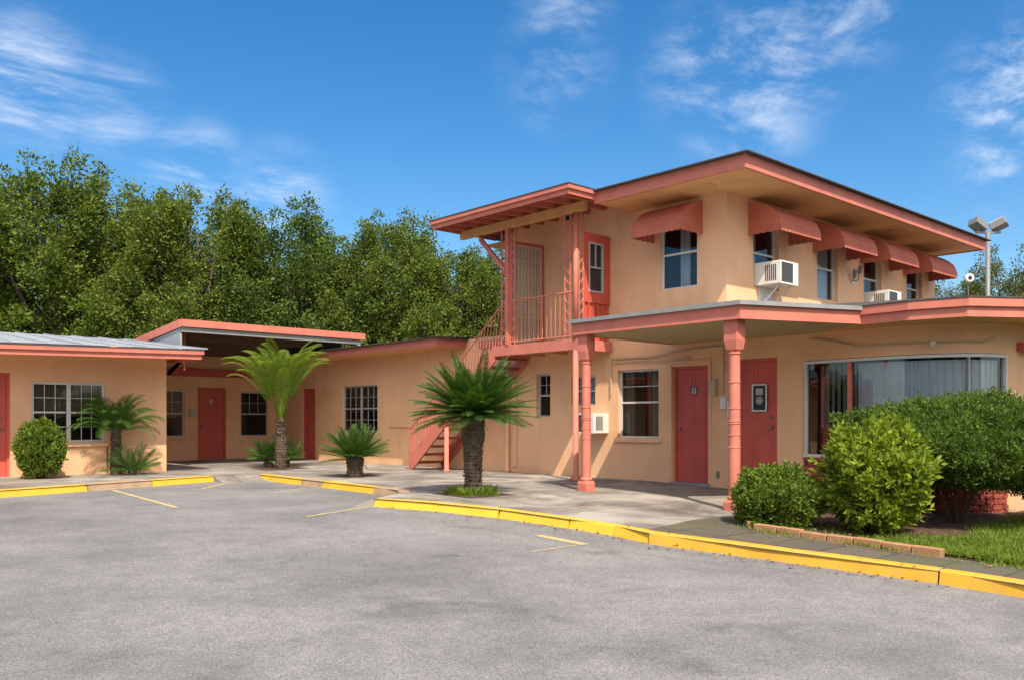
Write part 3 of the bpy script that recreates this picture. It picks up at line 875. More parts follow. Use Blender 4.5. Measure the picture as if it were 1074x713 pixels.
# smooth bow line
def smooth_line(pts, it=2):
    for _ in range(it):
        q = [pts[0]]
        for a, b in zip(pts, pts[1:]):
            q += [(a[0] * .75 + b[0] * .25, a[1] * .75 + b[1] * .25), (a[0] * .25 + b[0] * .75, a[1] * .25 + b[1] * .75)]
        pts = q + [pts[-1]]
    return pts
BL = smooth_line(BOW, 2)
def band(pts, d0, d1, z0, z1):
    A, B = offset_line(pts, d0), offset_line(pts, d1)
    mb = MB(); k = []
    for a, b in zip(A, B):
        k.append(len(mb.v)); mb.v += [(*a, z0), (*b, z0), (*b, z1), (*a, z1)]
    for p, q in zip(k, k[1:]):
        for i in range(4): mb.f.append((p + i, p + (i + 1) % 4, q + (i + 1) % 4, q + i))
    mb.f.append(tuple(k[0] + i for i in range(4))); mb.f.append(tuple(k[-1] + 3 - i for i in range(4)))
    return mb
# offset > 0 goes into the building (right of travel is outward for this line: check sign once)
_t = offset_line([(0, 0), (0, -1)], 1)[0][0]
INW = 1 if _t > 0 else -1
bow = band(BL, -.025 * INW, .05 * INW, ZB1, ZB1 + .042)
b2 = band(BL, -.03 * INW, .05 * INW, ZB0 - .05, ZB0)
bow.add(b2.v, b2.f)
def bow_post(i, wd):
    p = Vector(BL[i]); t = (Vector(BL[min(i + 1, len(BL) - 1)]) - Vector(BL[max(i - 1, 0)])).normalized()
    n = Vector((t.y, -t.x)) * INW
    F = Fr((p.x, p.y), (t.x, t.y), (-n.x, -n.y))
    return MB().box(F, -wd, wd, -.05, .025, ZB0, ZB1)
for i in (1, len(BL) - 2):
    b2 = bow_post(i, .02); bow.add(b2.v, b2.f)
bwo = bow.build('window', MT['white'], blk)
bwo['label'] = 'long curved office window with pale vertical blinds'
def bow_index(y):
    return min(range(len(BL)), key=lambda i: abs(BL[i][1] - y))
bow_post(bow_index(6.35), .028).build('mullion', MT['trim'], bwo)
bow_post(bow_index(4.78), .010).build('mullion', MT['alu'], bwo)
gl = MB(); G = offset_line(BL, .02 * INW)
for p, q in zip(G, G[1:]): gl.quad((*p, ZB0), (*q, ZB0), (*q, ZB1), (*p, ZB1))
gl.build('pane', MT['glass_r'], bwo, fix=False)
CL = resample(offset_line(BL, .09 * INW), .02)
cb = MB()
for i, (p, q) in enumerate(zip(CL, CL[1:])):
    f = i / len(CL)
    if f < .29 or f > .97: continue
    def wob(j, pt):
        a = .024 * math.sin(j * 1.15 + 1.5 * math.sin(j * .13)); return (pt[0] + a, pt[1] + a * .4)
    p2, q2 = wob(i, p), wob(i + 1, q)
    cb.quad((*p2, ZB0 + .05), (*q2, ZB0 + .05), (*q2, ZB1 - .03), (*p2, ZB1 - .03))
cb.build('curtain', MT['curtain_w'], bwo, fix=False)
cb = MB()
for i, (p, q) in enumerate(zip(CL, CL[1:])):
    f = i / len(CL)
    if not .06 < f < .27 or i % 5 > 2: continue
    cb.quad((p[0] + .08, p[1], ZB0 + .40), (q[0] + .08, q[1], ZB0 + .40), (q[0] + .08, q[1], ZB1 - .03), (p[0] + .08, p[1], ZB1 - .03))
cb.build('curtain', MT['curtain'], bwo, fix=False)
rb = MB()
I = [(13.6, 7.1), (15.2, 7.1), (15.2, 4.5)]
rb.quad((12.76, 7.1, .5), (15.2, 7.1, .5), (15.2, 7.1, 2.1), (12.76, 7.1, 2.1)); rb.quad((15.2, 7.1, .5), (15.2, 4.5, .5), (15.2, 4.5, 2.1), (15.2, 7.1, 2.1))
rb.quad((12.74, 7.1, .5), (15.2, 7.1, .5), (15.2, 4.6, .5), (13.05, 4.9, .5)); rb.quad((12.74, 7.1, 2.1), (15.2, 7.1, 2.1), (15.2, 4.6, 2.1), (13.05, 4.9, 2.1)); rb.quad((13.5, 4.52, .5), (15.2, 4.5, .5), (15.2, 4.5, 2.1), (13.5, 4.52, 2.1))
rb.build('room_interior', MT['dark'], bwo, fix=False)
# brick below the window, laid as courses of real bricks
br = MB(); row = 0
z = -.30
while z < ZB0 - .06:
    L = resample(offset_line(BL, -.02 * INW), .02); k = (row % 2) * 5; h = min(.066, ZB0 - .055 - z)
    i = k if k else 0
    while i < len(L) - 1:
        j = min(i + 10, len(L) - 1)
        A = L[i:j + 1]
        jj = random.Random(row * 100 + i).uniform(0, .008)
        b2 = band(A, -jj * INW, .10 * INW, z, z + h) if len(A) > 2 else None
        if b2: br.add(b2.v, b2.f)
        i = j + .6 if False else j + 1
    z += .078; row += 1
br.build('brick_base', MT['brick'], blk)
mo = band(BL, .0, .08 * INW, -.35, ZB0 - .055)
mo.build('mortar', paint('dark_mortar', (.12, .045, .03), .95, .2, 20), blk)
# office roof and entrance canopy
ZC0, ZC1 = 2.43, 2.64
CAN = [(12.6, 9.62), (10.05, 9.62), (10.05, 6.56), (11.9, 5.77)]
OFF = [(11.87, 5.80), (11.80, 5.1), (11.94, 4.41), (12.6, 3.96), (13.6, 3.72), (21.3, 3.6)]
MB().prism([(12.69, 9.58), (10.09, 9.58), (10.09, 6.60), (11.9, 5.84), (12.69, 7.0)], ZC0 + .02, ZC0 + .05).build('canopy_soffit', MT['canopy_soffit'], blk)
MB().prism([(12.69, 7.0), (11.92, 5.82), (11.86, 5.1), (12.0, 4.45), (12.63, 4.02), (13.6, 3.78), (21.2, 3.66), (21.2, 8.4), (12.69, 8.4)], ZC0 + .015, ZC0 + .06).build('canopy_soffit', MT['soffit'], blk)
fascia(CAN, ZC0 + .01, ZC1 - .02, 'fascia', blk, .05, 1, 'trim', 'drip', 1, .06)
fascia(OFF, ZC0 + .0, ZC1 + .03, 'fascia', blk, .05, 2, 'trim', 'shingle', 1, .02)
cr_ = MB()
zc = ZC1 + .045
cr_.add([(10.1, 9.6, zc), (10.1, 6.6, zc), (11.9, 5.85, zc), (12.69, 9.6, zc + .3), (12.69, 8.57, zc + .3), (14.5, 8.55, zc + .30)], [(0, 1, 4, 3), (1, 2, 4), (2, 5, 4)])
cr_.build('canopy_roof', MT['metal_roof'], blk, fix=False)
cr_ = MB()
zc = ZC1 + .05
cr_.add([(11.87, 5.8, zc), (11.8, 5.1, zc), (11.94, 4.41, zc), (12.6, 3.96, zc), (13.6, 3.72, zc), (21.3, 3.6, zc), (21.2, 8.54, zc + .33), (14.5, 8.54, zc + .28), (12.71, 8.55, zc + .28)], [(0, 1, 2, 8), (2, 3, 4, 7, 8), (4, 5, 6, 7)])
cr_.build('office_roof', MT['shingle'], blk, fix=False)

def column(x, y, zb, zt, rad, parent, label):
    s = 1.0
    zc = zt - .40
    H = zc - zb
    prof = [(rad * 1.1, zb + .17), (rad * 1.24, zb + .185), (rad * 1.24, zb + .205), (rad * 1.02, zb + .225)]
    for f in (.40, .475, .545, .56, .64, .80):
        z = zb + H * f; prof += [(rad * (1.02 - .08 * f), z - .008), (rad * 1.09, z), (rad * (1.02 - .08 * f), z + .008)]
    prof += [(rad * .93, zc - .07), (rad * 1.08, zc - .055), (rad * 1.08, zc - .035), (rad * .95, zc - .03), (rad * 1.2, zc)]
    o = MB().lathe((x, y), prof, 24).build('column', MT['trim'], parent, smooth=False)
    o['label'] = label
    b = rad * 1.32
    mb = MB(); q = b * .86
    mb.add([(x + i * b, y + j * b, zb) for i, j in ((-1, -1), (1, -1), (1, 1), (-1, 1))] + [(x + i * b, y + j * b, zb + .13) for i, j in ((-1, -1), (1, -1), (1, 1), (-1, 1))]
           + [(x + i * q, y + j * q, zb + .172) for i, j in ((-1, -1), (1, -1), (1, 1), (-1, 1))],
           [(3, 2, 1, 0), (0, 1, 5, 4), (1, 2, 6, 5), (2, 3, 7, 6), (3, 0, 4, 7), (4, 5, 9, 8), (5, 6, 10, 9), (6, 7, 11, 10), (7, 4, 8, 11), (8, 9, 10, 11)])
    mb.build('base', MT['trim'], o, bevel=.008)
    t = rad * 1.3; u = rad * 1.05
    mb = MB()
    ring = lambda r, z: [(x + i * r, y + j * r, z) for i, j in ((-1, -1), (1, -1), (1, 1), (-1, 1))]
    mb.add(ring(u, zc) + ring(t, zc + .13) + ring(t, zt), [(3, 2, 1, 0), (8, 9, 10, 11)] + [(k + i, k + (i + 1) % 4, k + 4 + (i + 1) % 4, k + 4 + i) for k in (0, 4) for i in range(4)])
    mb.build('capital', MT['trim'], o, bevel=.006)
    return o
column(10.2, 9.47, -.02, ZC0 + .02, .076, blk, 'turned salmon column by the porch end of the canopy')
column(10.22, 6.76, -.14, ZC0 + .02, .080, blk, 'turned salmon column at the front corner of the canopy')

# ---- upper porch
DZ = 2.60
pu = 11.75
MB().box(WORLD, pu - .03, pu + .03, 11.10, 13.42, DZ - .20, DZ).box(WORLD, pu + .033, 12.68, 11.10, 11.16, DZ - .20, DZ).box(WORLD, pu + .033, 12.68, 13.36, 13.42, DZ - .2, DZ).build('porch_beam', MT['trim'], blk, bevel=.006)
dk = MB()
for i in range(6):
    dk.box(WORLD, pu + .035 + i * .152, pu + .18 + i * .152, 11.165, 13.355, DZ - .05, DZ - .004)
dk.box(WORLD, pu + .033, 12.69, 11.6, 11.65, DZ - .18, DZ - .055).box(WORLD, pu + .033, 12.69, 12.3, 12.35, DZ - .18, DZ - .055).box(WORLD, pu + .033, 12.69, 12.95, 13.0, DZ - .18, DZ - .055)
dk.build('porch_deck', MT['wood'], blk)
# posts: the plain one stands at the corner, iron scroll posts beside it and at the stair head
PB = 4.92
MB().tube([(pu, 11.17, DZ), (pu, 11.17, PB)], .052, 14).build('post', MT['trim'], blk, smooth=True)
MB().tube([(pu, 11.17, -.02), (pu, 11.17, .05), (pu, 11.17, .10), (pu, 11.17, DZ - .2)], [.11, .10, .055, .052], 14).build('post', MT['trim'], blk, smooth=True)
def scroll_post(y0, y1, x0, x1, name='iron_post'):
    mb = MB()
    for (x, y) in ((x0, y0), (x1, y1)):
        mb.box(WORLD, x - .012, x + .012, y - .012, y + .012, DZ, PB)
    dx, dy = x1 - x0, y1 - y0
    zz = DZ + .12
    while zz < PB - .15:
        pts = []
        for i in range(17):
            th = i / 16 * 2 * math.pi
            f = .5 + .42 * math.sin(th) * (1 if i < 8 else 1); g = zz + .09 - .09 * math.cos(th)
            pts.append((x0 + dx * f, y0 + dy * f, g))
        mb.tube(pts, .010, 5, False)
        zz += .19
    return mb.build(name, MT['rail'], blk)
scroll_post(11.30, 11.45, pu, pu); scroll_post(11.16, 11.16, pu + .07, pu + .19)
MB().box(WORLD, pu - .045, pu + .045, 12.98, 13.07, DZ, PB).build('post', MT['trim'], blk, bevel=.005)
scroll_post(13.10, 13.22, pu, pu); scroll_post(12.83, 12.95, pu, pu)
MB().hexa([(pu - .03, 13.10, 4.02), (pu + .03, 13.10, 4.02), (pu + .03, 13.10, 4.14), (pu - .03, 13.10, 4.14)], [(pu - .03, 13.90, 4.80), (pu + .03, 13.90, 4.80), (pu + .03, 13.90, 4.92), (pu - .03, 13.90, 4.92)]).build('brace', MT['trim'], blk)
# porch roof with open rafters
MB().box(WORLD, pu - .05, pu + .05, 10.92, 14.5, PB, PB + .17).build('roof_beam', MT['wood'], blk, bevel=.006)
rf = MB()
for i in range(9):
    y = 10.82 + i * .43
    rf.hexa([(11.03, y, 5.03), (11.03, y + .05, 5.03), (11.03, y + .05, 5.15), (11.03, y, 5.15)], [(12.69, y, 5.13), (12.69, y + .05, 5.13), (12.69, y + .05, 5.25), (12.69, y, 5.25)])
rf.build('rafters', MT['rafter'], blk)
MB().hexa([(11.0, 10.62, 5.152), (11.0, 14.5, 5.152), (11.0, 14.5, 5.19), (11.0, 10.62, 5.19)], [(12.75, 10.62, 5.252), (12.75, 14.5, 5.252), (12.75, 14.5, 5.29), (12.75, 10.62, 5.29)]).build('porch_roof', MT['rafter'], blk)
fascia([(12.7, 14.5), (10.97, 14.5), (10.97, 10.6), (11.66, 10.6)], 5.03, 5.19, 'fascia', blk, .03, 2, 'trim', 'shingle', -1 if False else 1)
# red screen panel with its window closing the right end of the porch
FP = Fr((0, 11.16), (1, 0), (0, -1))
p0, p1 = pu + .21, 12.695
wd0, wd1, wz0, wz1 = p0 + .13, p1 - .20, 3.50, 4.43
mb = MB()
mb.box(FP, p0, wd0, -.04, .0, 3.30, 4.60).box(FP, wd1, p1, -.04, 0, 3.30, 4.60).box(FP, wd0, wd1, -.04, 0, wz1, 4.60).box(FP, wd0, wd1, -.04, 0, 3.30, wz0)
pn = mb.build('porch_screen', MT['door'], blk)
pn.data.materials[0] = paint('bright_red_paint', (.50, .085, .055), .5, .1, 4)
mb = MB()
x = p0
while x < p1 - .03:
    mb.box(FP, x, x + .028, -.03, -.002, DZ, 3.298); x += .125
mb.box(FP, p0, p1, -.06, -.035, DZ, 3.298)
sl_ = mb.build('slats', pn.data.materials[0], pn)
mb = MB().box(FP, wd0, wd0 + .03, -.03, .012, wz0, wz1).box(FP, wd1 - .03, wd1, -.03, .012, wz0, wz1).box(FP, wd0 + .03, wd1 - .03, -.03, .012, wz1 - .03, wz1).box(FP, wd0 + .03, wd1 - .03, -.03, .012, wz0, wz0 + .03)
mb.box(FP, wd0 + .03, wd1 - .03, -.028, .008, (wz0 + wz1) / 2 - .014, (wz0 + wz1) / 2 + .014).box(FP, (wd0 + wd1) / 2 - .007, (wd0 + wd1) / 2 + .007, -.026, .004, (wz0 + wz1) / 2 + .014, wz1 - .03)
mb.build('frame', MT['alu'], pn)
MB().box(FP, wd0 + .01, wd1 - .01, -.034, -.029, wz0 + .01, wz1 - .01).build('pane', paint('dark_screen_glass', (.02, .02, .022), .15, .1, 3, spec=.6), pn)
# open security gate of the upper room
FG = Fr((0, 12.90), (1, .10), (0, -1))
FG = Fr((0, 14.10), (.995, -.095), (-.095, -.995))
g0, g1 = 11.83, 12.62
mb = MB().box(FG, g0, g0 + .04, -.03, .01, DZ + .04, 4.62).box(FG, g1 - .04, g1, -.03, .01, DZ + .04, 4.62).box(FG, g0 + .04, g1 - .04, -.03, .01, 4.58, 4.62).box(FG, g0 + .04, g1 - .04, -.03, .01, DZ + .04, DZ + .10)
for z in (3.15, 3.50, 3.56, 4.30):
    mb.box(FG, g0 + .04, g1 - .04, -.025, .006, z, z + .025)
i = 0; x = g0 + .11
while x < g1 - .06:
    mb.box(FG, x, x + .016, -.02, .004, DZ + .10, 4.58); x += .085
sg = mb.build('security_gate', MT['gate'], blk)
MB().box(FG, g0 + .02, g1 - .02, -.045, -.034, DZ + .06, 4.60).build('mesh_panel', paint('cream_mesh', (.42, .33, .26), .7, .1, 8, .1, 60), sg)
MB().box(FG, g0 - .05, g0 - .003, -.05, .02, DZ, 4.68).box(FG, g1 + .003, g1 + .05, -.05, .02, DZ, 4.68).box(FG, g0 - .003, g1 + .003, -.05, .02, 4.625, 4.68).build('gate_frame', MT['door'], sg)
# railings and stair
def rail(pts_lo, pts_hi, n, parent, name):
    a, b = Vector(pts_lo[0]), Vector(pts_lo[1]); c, d = Vector(pts_hi[0]), Vector(pts_hi[1])
    mb = MB().tube([c, d], .018, 8).tube([a, b], .013, 6)
    for i in range(n + 1):
        f = i / n
        p, q = a.lerp(b, f), c.lerp(d, f)
        mb.tube([p, q], .0085, 5, False)
    return mb.build(name, MT['rail'], parent)
rail([(pu, 11.22, DZ + .06), (pu, 13.0, DZ + .06)], [(pu, 11.22, 3.47), (pu, 13.0, 3.47)], 15, blk, 'porch_railing')
v0, v1 = 13.42, 16.36
so = pu
st = MB()
def stringer(x):
    return MB().hexa([(x - .025, v0, DZ - .30), (x + .025, v0, DZ - .30), (x + .025, v0, DZ + .02), (x - .025, v0, DZ + .02)], [(x - .025, v1 - .1, 0.0), (x + .025, v1 - .1, 0.0), (x + .025, v1 + .05, .24), (x - .025, v1 + .05, .24)])
sc_ = stringer(so).build('staircase', MT['trim'], blk)
sc_['label'] = 'salmon open riser staircase climbing to the upper porch'
stringer(12.62).build('stringer', MT['trim'], sc_)
NS = 13
for i in range(NS):
    f = (i + .5) / NS
    y = v1 + (v0 - v1) * f; z = .0 + (DZ) * (i + 1) / (NS + 1)
    MB().box(WORLD, so + .027, 12.593, y - .14, y + .12, z - .055, z).build('tread', MT['tread'], sc_)
MB().tube([(so, 15.02, -.02), (so, 15.02, .05), (so, 15.02, .06), (so, 15.02, .98)], [.075, .075, .05, .05], 12).build('stair_post', MT['trim'], sc_, smooth=True)
rail([(so, v0 - .2, DZ + .10), (so, v1, .26)], [(so, v0 - .35, 3.55), (so, v1 + .02, .88)], 30, sc_, 'handrail')
MB().box(WORLD, so - .022, so + .022, v1 - .02, v1 + .024, .0, .93).build('newel', MT['rail'], sc_)
mb = MB()
for y in (15.35, 15.43): mb.box(WORLD, so - .012, so + .012, y, y + .02, .95, 1.72)
for k in range(4):
    mb.tube([(so, 15.39 + .03 * math.cos(t * .7), 1.02 + k * .17 + .07 + .07 * math.sin(t * .7)) for t in range(10)], .009, 5, False)
mb.build('scroll_panel', MT['rail'], sc_)
for k in range(7):
    y = 16.28 - k * .125; zr = lambda q: .26 + (DZ + .10 - .26) * (v1 - q) / (v1 - v0 + .2)
    MB().hexa([(so - .012, y, zr(y) - .02), (so + .012, y, zr(y) - .02), (so + .012, y, zr(y) + .60), (so - .012, y, zr(y) + .60)], [(so - .012, y + .055, zr(y + .055) - .02), (so + .012, y + .055, zr(y + .055) - .02), (so + .012, y + .055, zr(y + .055) + .60), (so - .012, y + .055, zr(y + .055) + .60)]).build('slat', MT['rail'], sc_)
# band of trim on the wall behind the stair, downpipe, conduits
MB().box(FA, 13.40, 15.0, .002, .06, 2.72, 2.88).build('fascia', MT['trim'], blk)
MB().box(FA, 13.40, 15.55, -.10, -.002, 2.62, 2.95).build('wall', MT['stucco'], blk)
MB().tube([(12.62, 14.02, .0), (12.62, 14.02, .06), (12.62, 14.02, .07), (12.62, 14.02, 2.4)], [.06, .06, .042, .042], 10).build('downpipe', MT['stucco'], blk, smooth=True)
for pts, r in (
    ([FA.P(13.9, .02, .12), FA.P(13.78, .02, .12), FA.P(13.78, .02, 2.2)], .011),
    ([FA.P(11.08, .03, 2.28), FA.P(10.2, .03, 2.27), FA.P(9.2, .03, 2.34), FA.P(8.62, .03, 2.36)], .018),
    ([FA.P(11.06, .03, 2.2), FA.P(10.4, .035, 2.21), FA.P(9.9, .03, 2.17), FA.P(9.3, .03, 2.19)], .014),
    ([FA.P(11.12, .03, 2.55), FA.P(11.12, .03, 1.6)], .014),
    ([FA.P(8.60, .03, 2.40), FA.P(8.60, .03, 1.55)], .014)):
    MB().tube(pts, r, 6).build('conduit', MT['box'], blk)
CW = offset_line(BL, -.03 * INW); nb_ = len(CW)
wav = [2.36 - .17 * min(1, max(0, (i / nb_ - .10) / .15)) + .10 * max(0, (i / nb_ - .72) / .12) for i in range(nb_)]
MB().tube([(p[0], p[1], z) for p, z in list(zip(CW, wav))[2:int(nb_ * .84)]], .016, 6).build('conduit', MT['box'], blk)
p = CW[int(nb_ * .5)]
MB().tube([(p[0], p[1], 2.19), (p[0] - .06, p[1], 2.17), (p[0] - .10, p[1], 2.13)], [.03, .04, .02], 8).build('floodlight_socket', MT['ac'], blk)

# ------------------------------------------------------------------ middle wing and breezeway
mid = thing('motel_wing', 'low middle wing of tan stucco with a red door, wide window and the breezeway roof', 'building', (12.7, 20, 0), local=False)
wall(FA, 15.56, 24.4, -.3, 2.80, [(19.12, 20.84, .82, 2.04, .14), (22.30, 23.02, .0, 2.04, .1)], 'wall', MT['stucco'], mid)
window(FA, 19.12, 20.84, .82, 2.04, mid, .06, 2, (3, 2), True, 'blind', (0, 1), False, 'alu', drop=.4)
MB().box(FA, 15.2, 18.55, .002, .05, .95, 1.02).box(FA, 15.2, 18.55, .002, .03, 1.02, 1.18).build('wall_ledge', MT['stucco'], mid)
door(FA, 22.30, 23.02, .0, 2.04, mid, .06, True, 'lo', 'door', True, label='red door on the side wall of the middle wing')
wall(FBK, 7.3, 12.7, -.3, 3.1, [(8.85, 9.78, .66, 1.96, .12), (10.16, 11.0, .0, 2.06, .1), (11.45, 12.32, .66, 1.96, .12)], 'wall', MT['stucco'], mid)
window(FBK, 8.85, 9.78, .66, 1.96, mid, .05, 1, (3, 2), False, 'blind', (0, 1), True, 'white', drop=.4)
window(FBK, 11.45, 12.32, .66, 1.96, mid, .05, 1, (3, 2), False, None, (0, 1), True, 'alu')
door(FBK, 10.16, 11.0, .0, 2.06, mid, .06, False, 'lo', 'door', True, strip=True, label='red door on the back wall of the breezeway')
MB().box(FBK, 7.35, 12.65, .002, .10, 2.36, 2.56).build('wall_beam', MT['door'], mid)
# wing roof
fascia([(13.3, 15.56), (11.9, 15.56), (11.9, 24.4)], 2.76, 2.93, 'fascia', mid, .05, 2, 'trim', 'shingle', 1)
MB().prism([(11.94, 15.6), (12.75, 15.6), (12.75, 24.39), (11.94, 24.39)], 2.77, 2.80).build('soffit', MT['soffit'], mid)
MB().hexa([(11.86, 15.5, 2.95), (13.8, 15.5, 3.02), (13.8, 24.4, 3.02), (11.86, 24.4, 2.95)], [(11.86, 15.5, 2.965), (13.8, 15.5, 3.04), (13.8, 24.4, 3.04), (11.86, 24.4, 2.965)]).build('roof', MT['shingle'], mid)
# breezeway roof: shed, high at the front
bz = lambda y: 3.24 - (y - 20.0) * .085
x0_, x1_ = 7.94, 12.88
mb = MB().hexa([(x0_, 20.03, bz(20) + .14), (x1_, 20.03, bz(20) + .14), (x1_, 20.03, bz(20) + .18), (x0_, 20.03, bz(20) + .18)], [(x0_, 24.6, bz(24.6) + .14), (x1_, 24.6, bz(24.6) + .14), (x1_, 24.6, bz(24.6) + .18), (x0_, 24.6, bz(24.6) + .18)])
mb.build('breezeway_roof', MT['deck'], mid)
MB().box(WORLD, x0_, x1_, 19.97, 20.02, bz(20) + .02, bz(20) + .185).hexa([(x0_ - .03, 20.02, bz(20) + .0), (x0_ - .003, 20.02, bz(20) + .0), (x0_ - .003, 20.02, bz(20) + .185), (x0_ - .03, 20.02, bz(20) + .185)], [(x0_ - .03, 24.6, bz(24.6) + .0), (x0_ - .003, 24.6, bz(24.6)), (x0_ - .003, 24.6, bz(24.6) + .185), (x0_ - .03, 24.6, bz(24.6) + .185)]).build('fascia', MT['trim'], mid)
MB().box(WORLD, x0_ + .03, x1_ - .12, 20.03, 20.12, bz(20) - .10, bz(20) + .12).build('gutter', MT['drip'], mid)
mb = MB()
for y in (21.1, 22.2, 23.3):
    mb.box(WORLD, x0_ + .02, x1_ - .05, y, y + .09, bz(y) - .09, bz(y) + .12)
mb.build('purlins', paint('brown_purlin', (.12, .075, .045), .85, .2, 4), mid)
MB().hexa([(7.95, 20.1, 2.55), (8.0, 20.1, 2.55), (8.0, 20.1, bz(20.1) + .0), (7.95, 20.1, bz(20.1) + .0)], [(7.95, 24.3, 2.55), (8.0, 24.3, 2.55), (8.0, 24.3, bz(24.3) + .0), (7.95, 24.3, bz(24.3) + .0)]).build('side_panel', MT['metal_roof'], mid)
MB().tube([(8.25, 20.6, 2.3), (8.25, 20.6, 3.2)], .03, 8).build('hanger', MT['door'], mid)
MB().tube([(12.74, 20.08, 2.96), (12.74, 20.08, 3.2)], .05, 8).build('downpipe', MT['alu'], mid)

# ------------------------------------------------------------------ left wing
lw = thing('motel_wing', 'low left wing of tan stucco under a silver metal roof, with a wide white window', 'building', (2, 19.2, 0), local=False)
wall(FL, -9, 7.3, -.3, 2.46, [(4.65, 6.03, .66, 1.88, .14), (3.40, 4.28, .0, 2.03, .20), (-2.0, -.6, .66, 1.88, .14)], 'wall', MT['stucco'], lw)
window(FL, 4.65, 6.03, .66, 1.88, lw, .04, 2, (3, 2), True, 'blind', (0, 1), True, 'white', bw=.05, drop=.42)
window(FL, -2.0, -.6, .66, 1.88, lw, .04, 2, (3, 2), True, 'blind', (0, 1), True, 'white', bw=.05, drop=.42)
door(FL, 3.40, 4.28, .0, 2.03, lw, .14, True, 'hi', 'door', True, label='red panelled door at the left edge')
MB().quad((7.3, 19.2, -.3), (7.3, 24.5, -.3), (7.3, 24.5, 2.9), (7.3, 19.2, 2.46)).quad((7.3, 24.5, -.3), (-9, 24.5, -.3), (-9, 24.5, 2.9), (7.3, 24.5, 2.9)).build('wall', MT['stucco'], lw, fix=False)
ez = lambda p: 2.29 + (p.x - 3.0) * .0205
fascia([(7.58, 24.3), (7.58, 18.0), (-9.5, 18.0)], ez, lambda p: ez(p) + .18, 'fascia', lw, .05, 2, 'trim', 'drip', -1)
ezx = lambda x: 2.29 + (x - 3.0) * .0205
MB().add([(7.57, 18.05, ezx(7.57) + .02), (-9.4, 18.05, ezx(-9.4) + .02), (-9.4, 19.3, 2.46), (7.57, 19.3, 2.46)], [(0, 1, 2, 3)]).add([(7.57, 19.3, 2.46), (7.28, 19.3, 2.46), (7.28, 24.3, 2.46), (7.57, 24.3, 2.46)], [(0, 1, 2, 3)]).build('soffit', MT['soffit'], lw, fix=False)
rm = MB()
xs = [7.67 - i * .61 for i in range(30)]
for a, b in zip(xs, xs[1:]):
    rm.add([(a, 17.93, ezx(a) + .21), (b, 17.93, ezx(b) + .21), (b, 23.0, 3.15), (a, 23.0, 3.15), (a, 26.5, 2.8), (b, 26.5, 2.8)], [(0, 1, 2, 3), (3, 2, 5, 4)])
for a in xs:
    rm.hexa([(a - .012, 17.93, ezx(a) + .21), (a + .012, 17.93, ezx(a) + .21), (a + .012, 17.93, ezx(a) + .235), (a - .012, 17.93, ezx(a) + .235)], [(a - .012, 23, 3.15), (a + .012, 23, 3.15), (a + .012, 23, 3.175), (a - .012, 23, 3.175)])
rm.build('roof', MT['metal_roof'], lw, fix=False)
MB().hexa([(7.34, 19.25, 2.10), (7.39, 19.25, 2.10), (7.39, 19.25, 2.17), (7.34, 19.25, 2.17)], [(7.60, 19.25, 2.38), (7.65, 19.25, 2.38), (7.65, 19.25, 2.44), (7.60, 19.25, 2.44)]).build('brace', MT['trim'], lw)
MB().box(FL, 6.06, 6.09, .001, .006, -.2, .62).build('wall_joint', paint('dark_joint', (.2, .11, .05), .9), lw)

# ------------------------------------------------------------------ air conditioners
def air_con(name, label, loc, rot, W=.58, H=.40, D=.48):
    """local x along the wall, -y outward"""
    t = thing(name, label, 'air conditioner', loc, rot, 'window air conditioners')
    LF = Fr((0, 0), (1, 0), (0, -1))
    MB().box(LF, 0, W, -.10, D, 0, H).build('case', MT['ac'], t, bevel=.012)
    fb = MB().box(LF, .03, W * .72, D + .0005, D + .012, .03, H - .03).build('coil', MT['grille'], t)
    fr = MB().box(LF, .0, .03, D + .0005, D + .022, 0, H).box(LF, W * .72, W, D + .0005, D + .022, 0, H).box(LF, .03, W * .72, D + .0005, D + .022, H - .03, H).box(LF, .03, W * .72, D + .0005, D + .022, 0, .03)
    for i in range(0):
        x = 0
        fr.box(LF, x - .004, x + .004, D + .012, D + .016, .03, H - .03)
    fr.build('front_frame', MT['ac'], t, bevel=.004)
    for s in (-.003, W + .0005):
        v = MB()
        for i in range(6):
            y = D * .42 + i * .038
            v.box(LF, s, s + .003, y, y + .022, H * .15, H * .85)
        v.build('side_vent', MT['grille'], t)
    # flared wing beside the case and the bracket below
    MB().hexa([(W + .006, -.04, .04), (W + .006, -D + .05, .04), (W + .006, -D + .05, H - .02), (W + .006, -.04, H)], [(W + .10, -.02, .12), (W + .02, -D + .16, .08), (W + .12, -D + .1, H - .03), (W + .14, -.02, H)]).build('side_wing', MT['ac'], t)
    b = MB()
    for x in (.12, W - .14):
        b.hexa([(x, -.02, -.34), (x + .03, -.02, -.34), (x + .03, -.05, -.34), (x, -.05, -.34)], [(x, -D + .1, -.012), (x + .03, -D + .1, -.012), (x + .03, -D + .06, -.002), (x, -D + .06, -.002)])
    b.box(LF, .1, W - .09, .0, .025, -.36, -.003)
    b.build('bracket', MT['ac'], t)
    return t
ac0 = air_con('air_conditioner', 'boxy white air conditioner under the first awning right of the block corner', (13.58, 8.56, 3.46), 0)
ac1 = copy_tree(ac0); ac1.location = (17.70, 8.56, 3.36)
ac1['label'] = 'air conditioner half hidden by the roof edge under the third awning'
ac2 = copy_tree(ac0); ac2.location = (12.70, 11.66, .86); ac2.scale = (.78, .85, .95); ac2.rotation_euler = (0, 0, R(-90))
for ch in [c for c in ac2.children if c.name.startswith(('side_wing', 'bracket'))]:
    bpy.data.objects.remove(ch)
ac2['label'] = 'ground floor air conditioner beside the column under the porch'

